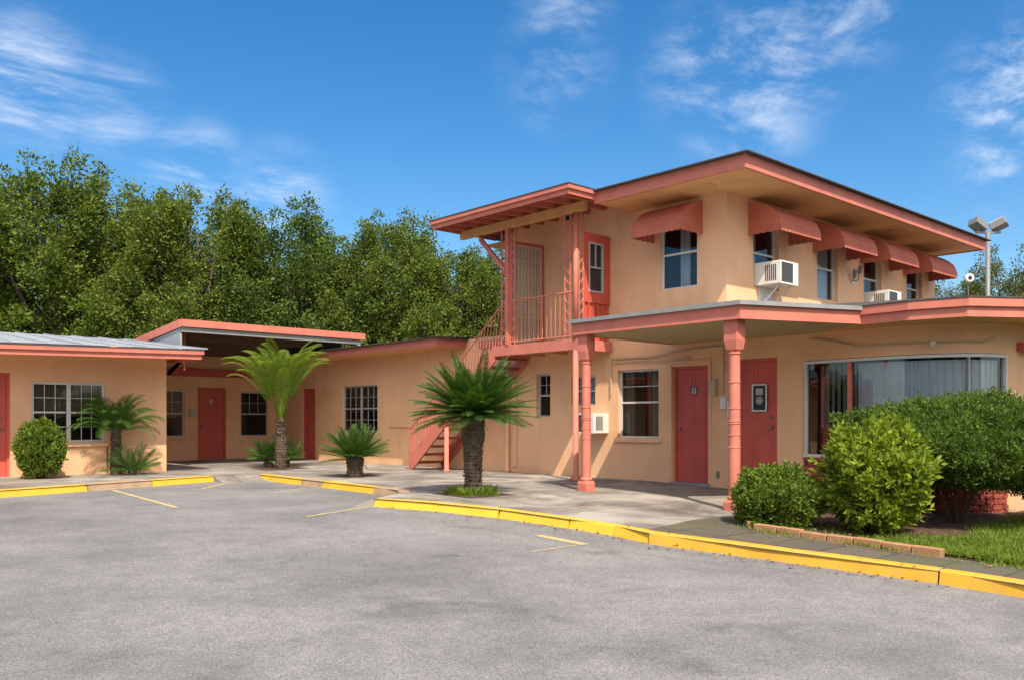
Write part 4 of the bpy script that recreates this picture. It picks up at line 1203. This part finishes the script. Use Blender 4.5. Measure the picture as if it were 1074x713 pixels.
# ------------------------------------------------------------------ wall boxes and fittings
def wall_box(label, F, t, z, wd, h, d=.09, mat='box', name='electrical_box', cat='utility box', group='utility boxes by door 11'):
    o = thing(name, label, cat, F.P(t, 0, z), 0, group, local=False)
    MB().box(F, t - wd / 2, t + wd / 2, .0, d, z - h / 2, z + h / 2).build('box_body', MT[mat], o, bevel=.006)
    MB().box(F, t - wd / 2 + .015, t + wd / 2 - .015, d + .001, d + .010, z - h / 2 + .015, z + h / 2 - .03).build('cover', MT[mat], o, bevel=.003)
    return o
wall_box('tall tan metal box high on the wall right of door 11', FA, 8.79, 1.66, .13, .28)
wall_box('small pale box at the end of the conduit behind the front column', FA, 8.58, 1.40, .12, .20, .08, 'ac')
wall_box('lowest small pale box half behind the front column', FA, 8.46, 1.30, .10, .26, .07, 'ac')
wall_box('grey mailbox like box left of the breezeway door', FBK, 9.98, 1.33, .14, .18, .08, 'alu', 'wall_box', 'wall box', None)
wall_box('dark wall outlet low beside door 11', FA, 8.72, .18, .05, .12, .03, 'iron', 'wall_outlet', 'outlet', None)
# framed notice on the second red door
nf = thing('framed_notice', 'white framed black notice hanging on the red door behind the front column', 'notice', FA.P(7.93, -.04, 1.45), 0, None, local=False)
n0 = -.034
MB().box(FA, 7.79, 8.07, n0, n0 + .02, 1.25, 1.70).build('backing', MT['black'], nf)
MB().box(FA, 7.79, 7.815, n0, n0 + .035, 1.25, 1.70).box(FA, 8.045, 8.07, n0, n0 + .035, 1.25, 1.70).box(FA, 7.815, 8.045, n0, n0 + .035, 1.675, 1.70).box(FA, 7.815, 8.045, n0, n0 + .035, 1.25, 1.275).build('frame', MT['white'], nf)
mb = MB().box(FA, 7.87, 8.0, n0 + .02, n0 + .024, 1.52, 1.63)
mb.tube([FA.P(7.93 + .055 * math.cos(a * .45), n0 + .026, 1.43 + .055 * math.sin(a * .45)) for a in range(15)], .012, 6)
mb.box(FA, 7.90, 7.965, n0 + .02, n0 + .024, 1.40, 1.46)
mb.build('printed_mark', MT['alu'], nf)
# twin lamp bracket between the upper windows
wl = thing('wall_lamp', 'small twin bulb wall lamp between the second and third awnings', 'lamp', FB.P(17.15, 0, 4.0), 0, None, local=False)
MB().tube([FB.P(17.15, .0, 3.92), FB.P(17.15, .03, 3.92)], .06, 12).build('plate', MT['ac'], wl)
for s, z in ((-.11, 4.05), (.11, 4.16)):
    MB().tube([FB.P(17.15, .03, 3.93), FB.P(17.15 + s * .8, .08, 3.95), FB.P(17.15 + s, .10, z - .05)], .012, 6).tube([FB.P(17.15 + s, .10, z - .08), FB.P(17.15 + s * 1.1, .13, z + .08)], [.035, .05], 10).build('lamp_head', MT['iron'], wl)
rl = thing('porch_lamp', 'small black lamp under the porch roof beam', 'lamp', (12.3, 11.9, 5.0), 0, None, local=False)
MB().tube([(12.3, 11.9, 5.08), (12.3, 11.9, 4.98)], [.03, .07], 12).build('lamp_shade', MT['grille'], rl)
wl2 = thing('wall_bracket', 'dark red bracket at the right edge of the office wall', 'bracket', (13.72, 4.35, 2.05), 0, None, local=False)
MB().box(WORLD, 13.68, 14.05, 4.22, 4.395, 2.08, 2.20).build('arm', MT['door'], wl2, bevel=.01)

# ------------------------------------------------------------------ floodlight pole
fp = thing('floodlight_pole', 'grey pole with two boxy floodlights behind the roof', 'floodlight', (0, 0, 0))
dd = 25.0; xr = (1036 - 537) / 921
base = FW * dd + RT * (dd * xr)
fp.location = (base.x, base.y, 0); fp.rotation_euler = (0, 0, R(47.7 - 90))
MB().tube([(0, 0, -.1), (0, 0, 6.45)], [.075, .06], 12).build('pole', MT['iron'], fp, smooth=True)
MB().box(WORLD, -.34, .36, -.03, .03, 6.42, 6.48).build('crossarm', MT['iron'], fp)
for s, tl, yw in ((-.28, R(28), R(20)), (.31, R(-24), R(-35))):
    M4 = Matrix.Translation((s, 0, 6.66)) @ Matrix.Rotation(yw, 4, 'Z') @ Matrix.Rotation(tl, 4, 'Y') @ Matrix.Rotation(R(-15), 4, 'X')
    mb = MB().box(WORLD, -.22, .22, -.16, .16, -.11, .11); mb.v = [tuple(M4 @ Vector(p)) for p in mb.v]
    h = mb.build('lamp_head', MT['iron'], fp, bevel=.02)
    mb = MB().box(WORLD, -.19, .19, -.13, .13, .112, .125); mb.v = [tuple(M4 @ Vector(p)) for p in mb.v]
    mb.build('lens', MT['curtain_w'], h)
    MB().tube([(s, 0, 6.47), (s, 0, 6.56)], .03, 8).build('knuckle', MT['iron'], fp)
rd = thing('round_fixture', 'small white ring shaped fixture with a dark centre on a thin mast', 'fixture', (0, 0, 0))
dd = 23.0; xr = (1016.5 - 537) / 921
base = FW * dd + RT * (dd * xr)
rd.location = (base.x, base.y, 0); rd.rotation_euler = (0, 0, R(47.7 - 90))
zc = 1.08 + (442 - 292) / 921 * dd
MB().tube([(0, .05, 2.6), (0, .05, zc)], .012, 6).build('mast', MT['iron'], rd)
MB().tube([(0, .02, zc), (0, -.03, zc), (0, -.05, zc)], [.12, .12, .09], 20).build('ring', MT['white'], rd)
MB().tube([(0, -.051, zc), (0, -.06, zc)], [.055, .045], 16).build('dark_centre', MT['black'], rd)

# ------------------------------------------------------------------ plants
rng = np.random.default_rng(7)
def unit(v):
    return v / (np.linalg.norm(v, axis=-1, keepdims=True) + 1e-9)
def leaf_quads(P, D, L, Wd, rg, fold=0.0):
    """diamond leaves: base P, axis D, length L, half width Wd"""
    n = len(P)
    ref = rg.normal(size=(n, 3))
    S_ = unit(np.cross(D, ref))
    L = np.broadcast_to(np.asarray(L), (n,))[:, None]; Wd = np.broadcast_to(np.asarray(Wd), (n,))[:, None]
    mid = P + D * L * .45
    nrm = np.cross(D, S_)
    V = np.stack([P, mid + S_ * Wd + nrm * Wd * .25, P + D * L, mid - S_ * Wd + nrm * Wd * .25], axis=1).reshape(-1, 3)
    Fq = np.arange(4 * n).reshape(n, 4)
    return V, Fq

def make_tree(seed, H, Rd, leaves, lmat, first_branch=.12, lsize=.145):
    rg = np.random.default_rng(seed); rr = random.Random(seed)
    tm = MB(); PL = []; DL = []; LL = []
    tm.tube([(0, 0, -.2), (.05, .03, H * .12), (-.05, .05, H * .3), (.08, -.05, H * .55), (.05, 0, H * .8)], [.26, .22, .17, .10, .03], 9)
    # boughs rise from the trunk; each bough carries upright plumes of leaf clumps with gaps between
    nb = 17; clumps = []
    for i in range(nb):
        hz = (i + .5) / nb
        a = i * 2.39996 + rr.uniform(-.4, .4)
        top = H * (.32 + .62 * hz ** .62) * rr.uniform(.92, 1.0)
        rad = Rd * (1.02 - .80 * hz ** 2.6) * rr.uniform(.7, 1.1)
        z0 = H * (.08 + .42 * hz)
        p0 = Vector((0, 0, z0)); p3 = Vector((math.cos(a) * rad, math.sin(a) * rad, top))
        p1 = p0.lerp(p3, .35) + Vector((math.cos(a), math.sin(a), 0)) * rad * .18
        p2 = p0.lerp(p3, .72) + Vector((math.cos(a), math.sin(a), 0)) * rad * .14
        bough = [p0, p1, p2, p3]
        tm.tube(bough, [.11, .075, .04, .01], 6, False)
        def at(f):
            f *= 3; k = min(2, int(f)); return bough[k].lerp(bough[k + 1], f - k)
        for k in range(13):
            f = .12 + .88 * (k + rr.random() * .8) / 13
            q = at(min(f, 1)); sp = (1.15 - .85 * f) * Rd * .42
            b = a + rr.uniform(-1.9, 1.9)
            e = q + Vector((math.cos(b) * sp, math.sin(b) * sp, rr.uniform(.1, .9))) * rr.uniform(.55, 1.1)
            tip = e + Vector((math.cos(b) * .3, math.sin(b) * .3, rr.uniform(.55, 1.25)))
            tm.tube([q, e, tip], [.035, .022, .006], 4, False)
            for g in (0.0, .35, .7, 1.0):
                c = q.lerp(e, .55 + .45 * g) if g < .4 else e.lerp(tip, (g - .35) / .65)
                clumps.append((c + Vector((rr.gauss(0, .16), rr.gauss(0, .16), rr.gauss(0, .1))), rr.uniform(.18, .34) * (1.2 - .6 * g), tip - e))
        for g in range(5):
            c = p3 + Vector((rr.gauss(0, .10), rr.gauss(0, .10), -.55 + g * .22)); clumps.append((c, .26 - .036 * g, Vector((0, 0, 1))))
    m = max(8, leaves // len(clumps))
    for (c, cs, d) in clumps:
        pts = rg.normal(size=(m, 3)) * np.array([cs, cs, cs * .8]) + np.array(c)
        dn = np.array(d.normalized())
        D = unit(unit(pts - np.array(c)) + dn * .5 + rg.normal(size=(m, 3)) * .35)
        PL.append(pts); DL.append(D); LL.append(lsize * rg.uniform(.65, 1.2, m))
    P = np.concatenate(PL); D = np.concatenate(DL); L = np.concatenate(LL)
    V, Fq = leaf_quads(P, D, L, L * .32, rg)
    k = H / np.percentile(V[:, 2], 99.9)
    V = V * np.array([1, 1, k]); tm.v = [(x, y, z * k) for x, y, z in tm.v]
    return tm, V, Fq
def tree_thing(seed, H, Rd, leaves, lmat, label, group):
    t = thing('leafy_tree', label, 'tree', (0, 0, 0), 0, group)
    tm, V, Fq = make_tree(seed, H, Rd, leaves, lmat)
    tm.build('trunk', MT['bark'], t, smooth=True)
    np_mesh('crown', V, Fq, MT[lmat], t)
    return t
TG = 'trees behind the motel'
kinds = [tree_thing(11, 12, 3.7, 84000, 'leaf_tree', 'x', TG), tree_thing(23, 12, 3.4, 84000, 'leaf_tree_d', 'x', TG), tree_thing(37, 12, 3.9, 84000, 'leaf_tree_c', 'x', TG)]
used = [False] * 3
spots = [  # image column, top row, distance, kind, widen, label
    (-45, 182, 40, 2, 1.1, 'tree cut by the left edge of the view behind the silver roof'),
    (62, 171, 38, 0, 1.10, 'tallest tree, bushy and green, above the silver roofed left wing'),
    (140, 214, 43, 1, 1.1, 'tree half hidden between the tallest tree and the breezeway roof'),
    (208, 192, 37, 1, 1.0, 'pointed tree right above the left end of the breezeway roof'),
    (302, 212, 38, 2, .98, 'tree with a ragged top above the middle of the breezeway roof'),
    (352, 258, 43, 0, .95, 'lower tree filling the gap above the right end of the breezeway roof'),
    (410, 224, 38, 0, .96, 'tree with thin rising tips above the low middle wing'),
    (474, 258, 38, 1, 1.05, 'lower tree just left of the upper porch roof'),
    (535, 250, 40, 2, 1.1, 'tree seen through the upper porch beside the iron post'),
    (600, 300, 46, 1, 1.1, 'tree mostly hidden behind the two storey block'),
]
for (px, py, d, k, wd, lab) in spots:
    t = kinds[k] if not used[k] else copy_tree(kinds[k])
    used[k] = True
    b = FW * d + RT * (d * (px - 537) / 921)
    H = (442 - py) / 921 * d + 1.08
    t.location = (b.x, b.y, -.1); t.rotation_euler = (0, 0, px * 1.7)
    t.scale = (H / 12 * wd, H / 12 * wd, H / 12)
    t['label'] = lab
RG = 'trees beyond the floodlight pole'
ko = tree_thing(51, 12, 4.6, 50000, 'leaf_tree_b', 'x', RG)
for i, (px, py, d, wd, lab) in enumerate(((1000, 288, 52, .9, 'low olive tree just left of the floodlight pole'), (1066, 248, 50, .9, 'olive green tree right of the floodlight pole'), (1130, 250, 52, 1.0, 'olive tree at the right edge of the view'))):
    t = ko if i == 0 else copy_tree(ko)
    b = FW * d + RT * (d * (px - 537) / 921); H = (442 - py) / 921 * d + 1.08
    t.location = (b.x, b.y, -.1); t.rotation_euler = (0, 0, px); t.scale = (H / 12 * wd, H / 12 * wd, H / 12); t['label'] = lab

def sago_crown(seed, n, L, el0, el1, bend, leaflet, pairs=46, vee=.45, twist=.0, lw=.007, power=1.6, bare=.10):
    rg = np.random.default_rng(seed)
    V = []; Fq = []; k = 0
    for i in range(n):
        az = i * 2.39996 + rg.uniform(-.2, .2)
        f = (i + .5) / n
        el = R(el0 + (el1 - el0) * f + rg.uniform(-6, 6))
        Ln = L * rg.uniform(.86, 1.08)
        h = np.array([math.cos(az), math.sin(az), 0]); up = np.array([0, 0, 1.0]); side = np.array([-math.sin(az), math.cos(az), 0])
        p = h * .05 + up * rg.uniform(-.06, .06); m = pairs
        bd = bend * rg.uniform(.8, 1.2)
        pts = []; tan = []
        for j in range(m + 1):
            s = j / m
            e = el - R(bd) * s ** power
            d = h * math.cos(e) + up * math.sin(e)
            pts.append(p.copy()); tan.append(d)
            p = p + d * Ln / m
        sw = rg.normal() * .08
        for j in range(m + 1):
            pts[j] = pts[j] + side * sw * (j / m) ** 2 * Ln
        for j in range(m):
            d = tan[j]; nr = np.cross(side, d); nr = nr if nr[2] > 0 or abs(el) > 1.5 else nr
            rw = .010 * (1 - .7 * j / m)
            V += [pts[j] - side * rw, pts[j] + side * rw, pts[j + 1] + side * rw * .9, pts[j + 1] - side * rw * .9]
            Fq.append((k, k + 1, k + 2, k + 3)); k += 4
            s = j / m
            if s < bare: continue
            ll = leaflet * (max(.05, math.sin(math.pi * (.10 + .86 * (s - bare * .8) / (1 - bare * .8)))) ** .6) * rg.uniform(.9, 1.1)
            for sg in (-1, 1):
                dl = side * sg * (1.0 - .35 * s) + d * (.40 + .65 * s) + nr * vee * rg.uniform(.8, 1.2)
                dl = dl / np.linalg.norm(dl)
                tipd = dl * ll - up * ll * .10
                b0 = pts[j] + side * sg * rw
                wv = d * lw
                V += [b0 - wv * .5, b0 + tipd * .5 - wv * .9, b0 + tipd, b0 + tipd * .5 + wv * .9]
                Fq.append((k, k + 1, k + 2, k + 3)); k += 4
    return np.array(V), np.array(Fq)
def sago_trunk(r, h, seed, flare=1.1):
    rr = random.Random(seed); mb = MB(); seg = 18
    rings = int(h / .018)
    for i in range(rings + 1):
        z = h * i / rings
        saw = ((z / .062) % 1.0)
        for k in range(seg):
            th = 2 * math.pi * k / seg
            q = ((k * 3 / seg * 2 + z / .062 * .5) % 1)
            rad = r * (1 + .10 * (1 - saw) + .09 * mnoise.noise(Vector((math.cos(th) * 2.4, math.sin(th) * 2.4, z * 9 + seed))) + .05 * rr.random())
            rad *= flare - (flare - 1) * min(1, z / .3) if z < .3 else 1
            f = z / h
            rad *= 1 + .10 * math.sin(f * math.pi * 2.2 + seed)
            if .13 < r < .14 and f > .62: rad *= 1 + .20 * math.sin(min(1, (f - .62) / .30) * math.pi * .5)
            if f > .94: rad *= 1 - (f - .94) * 5
            mb.v.append((rad * math.cos(th), rad * math.sin(th), z - .05))
    for i in range(rings):
        for k in range(seg):
            a = i * seg
            mb.f.append((a + k, a + (k + 1) % seg, a + seg + (k + 1) % seg, a + seg + k))
    mb.f.append(tuple(rings * seg + k for k in range(seg)))
    # stubs of old leaf bases
    for i in range(int(h * 150)):
        z = rr.uniform(.08, h * .99); th = rr.uniform(0, 6.283); rad = r * (1.02)
        c = Vector((math.cos(th) * rad, math.sin(th) * rad, z - .05)); o = Vector((math.cos(th), math.sin(th), .7)).normalized()
        s = Vector((-math.sin(th), math.cos(th), 0)) * .022
        ln = rr.uniform(.018, .045)
        mb.add([c - s, c + s, c + s * .4 + o * ln, c - s * .4 + o * ln, c - s + Vector((0, 0, .018)), c + s + Vector((0, 0, .018))], [(0, 1, 2, 3), (3, 2, 5, 4), (0, 3, 4), (1, 5, 2)])
    return mb
def sago(label, loc, trunk_r, trunk_h, crown, mat, name='sago_palm', tilt=0.0, seed=1, group='palms along the walk'):
    t = thing(name, label, 'palm', loc, seed * 1.3, group)
    sago_trunk(trunk_r, trunk_h, seed).build('trunk', MT['sago_bark'], t, fix=True)
    V, Fq = crown
    V = V + np.array([0, 0, trunk_h - .07])
    np_mesh('crown', V, Fq, MT[mat], t)
    if mat == 'leaf_sago' and trunk_r > .13:
        V, Fq = sago_crown(seed + 50, 7, .34, -72, -40, 25, .07, 30, .1, lw=.006)
        np_mesh('dead_fronds', V + np.array([0, 0, trunk_h - .10]), Fq, MT['dead'], t)
    return t
def foot(x, y): return (x, y, zs(y))
sago('stout trunked sago palm with a dark flat crown in the front planting square', foot(8.42, 10.12), .132, 1.27, sago_crown(3, 165, .91, -6, 74, 26, .17, 60, .18, lw=.0072), 'leaf_sago', seed=3)
sago('tall bright green palm with upright arching fronds in front of the breezeway', foot(9.72, 18.62), .115, 1.22, sago_crown(5, 62, 1.98, 62, 90, 92, .27, 70, .22, lw=.009, power=3.3, bare=.30), 'leaf_palm', 'palm_tree', seed=5)
sago('short sago palm with a squat trunk beside the middle kerb', foot(9.42, 14.98), .15, .44, sago_crown(8, 90, .70, 8, 82, 25, .14, 42, .25), 'leaf_sago', seed=8)
sago('slim sago palm in front of the left wing window', foot(6.10, 18.75), .095, .98, sago_crown(12, 58, .95, 20, 85, 85, .19, 46, .3, power=2.2), 'leaf_sago', seed=12)
sago('small sago pup at the foot of the slim palm by the left wing', foot(6.33, 18.45), .07, .16, sago_crown(15, 26, .58, 12, 78, 20, .15, 36, .4), 'leaf_sago', seed=15)
sago('small sago left of the bright palm trunk', foot(9.72, 19.25), .09, .30, sago_crown(18, 36, .50, 5, 80, 25, .15, 36, .4), 'leaf_sago', seed=18)
sago('small sago half hidden right of the bright palm trunk', foot(10.15, 19.15), .06, .30, sago_crown(21, 26, .44, 5, 80, 25, .14, 32, .4), 'leaf_sago', seed=21)

def shrub(label, loc, rx, ry, rz, zc, n, lsize, lwid, mat, seed, group, style='clip', name='shrub', lump=.10):
    rg = np.random.default_rng(seed)
    t = thing(name, label, 'shrub', loc, 0, group)
    # shoots over the lumpy outline
    ns = n // 12
    u = unit(rg.normal(size=(ns, 3)))
    u = u[u[:, 2] > -.85]
    lum = np.array([1 + lump * 2 * mnoise.noise(Vector(q * 1.9) + Vector((seed, 0, 0))) + lump * mnoise.noise(Vector(q * 5) + Vector((0, seed, 0))) for q in u])
    rad = lum * np.where(rg.random(len(u)) < .7, rg.uniform(.90, 1.04, len(u)), rg.uniform(.45, .95, len(u)))
    if style == 'box':
        mxn = np.abs(u).max(axis=1); rad = rad * np.minimum(1.22, 1 / (mxn ** .55))
    C = u * rad[:, None] * np.array([rx, ry, rz]) + np.array([0, 0, zc])
    keep = C[:, 2] > .03
    C, u = C[keep], u[keep]
    m = 12
    up = np.array([0, 0, 1.0])
    ax = unit(u * np.array([1 / rx, 1 / ry, 1 / rz]) * min(rx, rz) + up * (.75 if style != 'yew' else .35) + rg.normal(size=u.shape) * .3)
    sl = lsize * (1.5 if style == 'lush' else 1.0)
    j = np.tile(np.arange(m), len(C))
    Cb = np.repeat(C, m, 0); A = np.repeat(ax, m, 0)
    s = (j / m)[:, None]
    base = Cb - A * sl * (1 - s) * 1.4 + rg.normal(size=Cb.shape) * lsize * (.12 if style == 'lush' else .35)
    perp = unit(np.cross(A, rg.normal(size=A.shape)))
    D = unit(perp * (1.1 - .5 * s) + A * ((.15 if style == 'lush' else .45) + .9 * s))
    L = lsize * rg.uniform(.7, 1.2, len(base))
    V, Fq = leaf_quads(base, D, L, lwid, rg)
    np_mesh('foliage', V, Fq, MT[mat], t)
    sb = MB(); rr = random.Random(seed)
    for i in range(5 if style == 'yew' else 9):
        a = rr.uniform(0, 6.28); f = rr.uniform(.2, .45) if style == 'yew' else rr.uniform(.3, .8)
        sb.tube([(math.cos(a) * .06, math.sin(a) * .06, -.05), (math.cos(a) * rx * f * .5, math.sin(a) * ry * f * .5, zc * .6), (math.cos(a) * rx * f, math.sin(a) * ry * f, zc + rz * rr.uniform(0, .5))], [.022, .016, .006], 6)
    sb.build('stem', MT['bark'], t, smooth=True)
    return t
SG = 'shrubs by the motel walls'
shrub('clipped rounded shrub standing by the left wing window', foot(4.62, 18.45), .44, .44, .55, .56, 15000, .055, .014, 'leaf_clip', 31, SG, 'clip', lump=.07)
shrub('low clipped green mound beside the front column', foot(9.40, 5.62), .50, .50, .40, .31, 24000, .050, .012, 'leaf_clip', 32, SG, 'clip')
shrub('tall lush shrub with bright yellow green leaves in the flower bed', foot(9.85, 4.62), .60, .60, .62, .66, 12500, .088, .022, 'leaf_lush', 33, SG, 'lush', lump=.16)
shrub('huge dark spreading yew hedge under the curved office window', foot(11.62, 4.42), 1.10, 1.42, .60, .95, 150000, .060, .008, 'leaf_yew', 34, SG, 'yew', 'hedge', lump=.16)
shrub('dark shrub cut off by the right edge beside the office wall', foot(12.9, 3.25), .5, .5, .5, .85, 15000, .085, .007, 'leaf_yew', 35, SG, 'yew', 'hedge', lump=.16)

# grass: lawn, tuft round the front palm
def grass(name, pts_fn, n, hgt, seed, dz, label):
    rg = np.random.default_rng(seed)
    P = pts_fn(rg, n)
    z = np.array([zs(y) for y in P[:, 1]]) + dz
    B = np.column_stack([P, z])
    a = rg.uniform(0, 6.283, len(B)); side = np.column_stack([np.cos(a), np.sin(a), np.zeros(len(B))]) * .0035
    tip = B + np.column_stack([rg.normal(0, .45, len(B)) * hgt, rg.normal(0, .45, len(B)) * hgt, hgt * rg.uniform(.3, 1.2, len(B))])
    mid = B * .55 + tip * .45; mid[:, 2] += hgt * .12
    V = np.stack([B - side, B + side, mid + side * .8, tip, mid - side * .8], 1)
    V = V[:, [0, 1, 2, 3, 4]].reshape(-1, 3)
    Fq = np.arange(len(V)).reshape(-1, 5)
    o = np_mesh(name, V, Fq, MT['grass'])
    return tag(o, label, 'grass', None, 'stuff')
def lawn_pts(rg, n):
    x = 8.88 + (rg.random(n * 2) ** 1.5) * 7.5; y = rg.uniform(.2, 4.4, n * 2)
    lim = np.interp(x, [8.8, 9.6, 10.3, 11.6, 14.5, 20], [4.35, 4.15, 3.75, 4.05, 4.0, 4.2]) + rg.normal(0, .10, len(x))
    k = y < lim
    return np.column_stack([x[k], y[k]])[:n]
grass('lawn_grass', lawn_pts, 60000, .065, 41, .028, 'short green lawn beside the garden path')
def sq_pts(rg, n):
    x = rg.uniform(8.05, 8.80, n); y = rg.uniform(9.72, 10.50, n)
    q = np.array([mnoise.noise(Vector((a * 5.5, b * 5.5, 3.3))) for a, b in zip(x, y)])
    k = (((x - 8.42) / .40) ** 2 + ((y - 10.12) / .42) ** 2 < rg.uniform(.4, 1.1, n)) & (q > rg.uniform(-.35, .25, n))
    return np.column_stack([x[k], y[k]])
sheet('planting_square', [(7.98, 9.66), (8.86, 9.66), (8.86, 10.58), (7.98, 10.58)], .006, MT['soil'])
grass('planting_grass', sq_pts, 6500, .13, 42, .005, 'grass tuft round the foot of the stout sago palm')
for (x, y, r) in ((9.72, 18.62, .55), (9.42, 14.98, .42)):
    sheet('planting_square', [(x - r, y - r * .8), (x + r, y - r * .8), (x + r, y + r * .8), (x - r, y + r * .8)], .006, MT['soil'])
def weeds(rg, n):
    y = rg.uniform(2.4, 6.2, n); x = 8.80 + rg.normal(0, .05, n)
    k = rg.random(n) < .5 + .5 * np.sin(y * 5)
    x2 = rg.uniform(9.0, 10.2, n // 2); y2 = rg.uniform(4.2, 5.4, n // 2)
    return np.vstack([np.column_stack([x[k], y[k]]), np.column_stack([x2, y2])])
grass('weeds', weeds, 1500, .05, 43, .008, 'sparse weeds along the brick edging of the flower bed')
# brick edging of the bed
eb = MB(); rr = random.Random(5)
def edge_bricks(a, b, L=.30):
    a, b = Vector(a), Vector(b); n = int((b - a).length / L); d = (b - a).normalized()
    for i in range(n):
        p = a + d * L * i; q = a + d * (L * i + L - .012)
        nn = Vector((d.y, -d.x)) * .05; j = rr.uniform(-.008, .008)
        z0, z1 = zs(p.y), zs(q.y)
        eb.hexa([(p.x - nn.x, p.y - nn.y, z0 - .02), (p.x + nn.x, p.y + nn.y, z0 - .02), (p.x + nn.x, p.y + nn.y, z0 + .075 + j), (p.x - nn.x, p.y - nn.y, z0 + .075 + j)],
                [(q.x - nn.x, q.y - nn.y, z1 - .02), (q.x + nn.x, q.y + nn.y, z1 - .02), (q.x + nn.x, q.y + nn.y, z1 + .075 + j), (q.x - nn.x, q.y - nn.y, z1 + .075 + j)])
edge_bricks((9.86, 6.46), (8.92, 5.66)); edge_bricks((8.86, 5.58), (8.84, 3.25))
ebo = eb.build('brick_edging', paint('edging_brick', (.36, .19, .09), .85, .2, 7, .3, 40, .35, (.12, .08, .05), 9), bevel=.008)
tag(ebo, 'low row of orange brown edging bricks round the flower bed', 'edging')

# band of foliage added behind the camera to darken window reflections and block low sky
wr = np.random.default_rng(77)
nW = 26000
aw_ = wr.uniform(R(165), R(300), nW); dw = wr.uniform(34, 44, nW)
hw = (7.5 + 2.5 * np.sin(aw_ * 9) + 1.5 * np.sin(aw_ * 23 + 1)) * wr.random(nW) ** .7
PW = np.column_stack([np.cos(aw_) * dw, np.sin(aw_) * dw, hw - .3]); DW = unit(wr.normal(size=(nW, 3)))
V, Fq = leaf_quads(PW, DW, wr.uniform(.6, 1.2, nW), .32, wr)
o = np_mesh('added_wood', V, Fq, MT['leaf_tree_b'])
tag(o, 'wood added out of view behind the viewer to darken the window reflections', 'wood', None, 'stuff')

# dry leaves blown against the kerbs and under the shrubs
lr = np.random.default_rng(91); LP = []
for (x0, y0, x1, y1, n) in ((7.42, 8.5, 7.6, 6.2, 70), (7.5, 6.0, 7.95, 3.0, 110), (6.8, 10.4, 7.4, 8.5, 50), (9.0, 5.3, 10.4, 3.9, 160), (8.5, 6.0, 8.6, 3.0, 60), (8.0, 10.6, 8.9, 9.6, 60), (5.0, 18.3, 6.8, 18.3, 70)):
    f = lr.random(n)
    LP.append(np.column_stack([x0 + (x1 - x0) * f + lr.normal(0, .10, n), y0 + (y1 - y0) * f + lr.normal(0, .12, n), np.full(n, 1.0 if x0 < 7.7 and y0 < 11 else 0.0)]))
LP = np.concatenate(LP)
EX = np.array([[p[1], p[0]] for p in EDGE[6:][::-1]])
LZ = np.array([zs(y) + (-KH if x < np.interp(y, EX[:, 0], EX[:, 1]) else .02) + .012 for x, y in LP[:, :2]])
LD = unit(np.column_stack([lr.normal(size=(len(LP), 2)), lr.normal(0, .12, len(LP))]))
nrm = unit(np.column_stack([lr.normal(0, .35, (len(LP), 2)), np.ones(len(LP))]))
LS = unit(np.cross(LD, nrm)); B_ = np.column_stack([LP[:, :2], LZ]); LL = lr.uniform(.03, .06, len(LP))[:, None]
V = np.stack([B_, B_ + LD * LL * .5 + LS * LL * .25, B_ + LD * LL, B_ + LD * LL * .5 - LS * LL * .25], 1).reshape(-1, 3)
o = np_mesh('leaf_litter', V, np.arange(len(V)).reshape(-1, 4), MT['dead'])
tag(o, 'dry brown leaves scattered along the kerbs and in the bed', 'leaves', None, 'stuff')
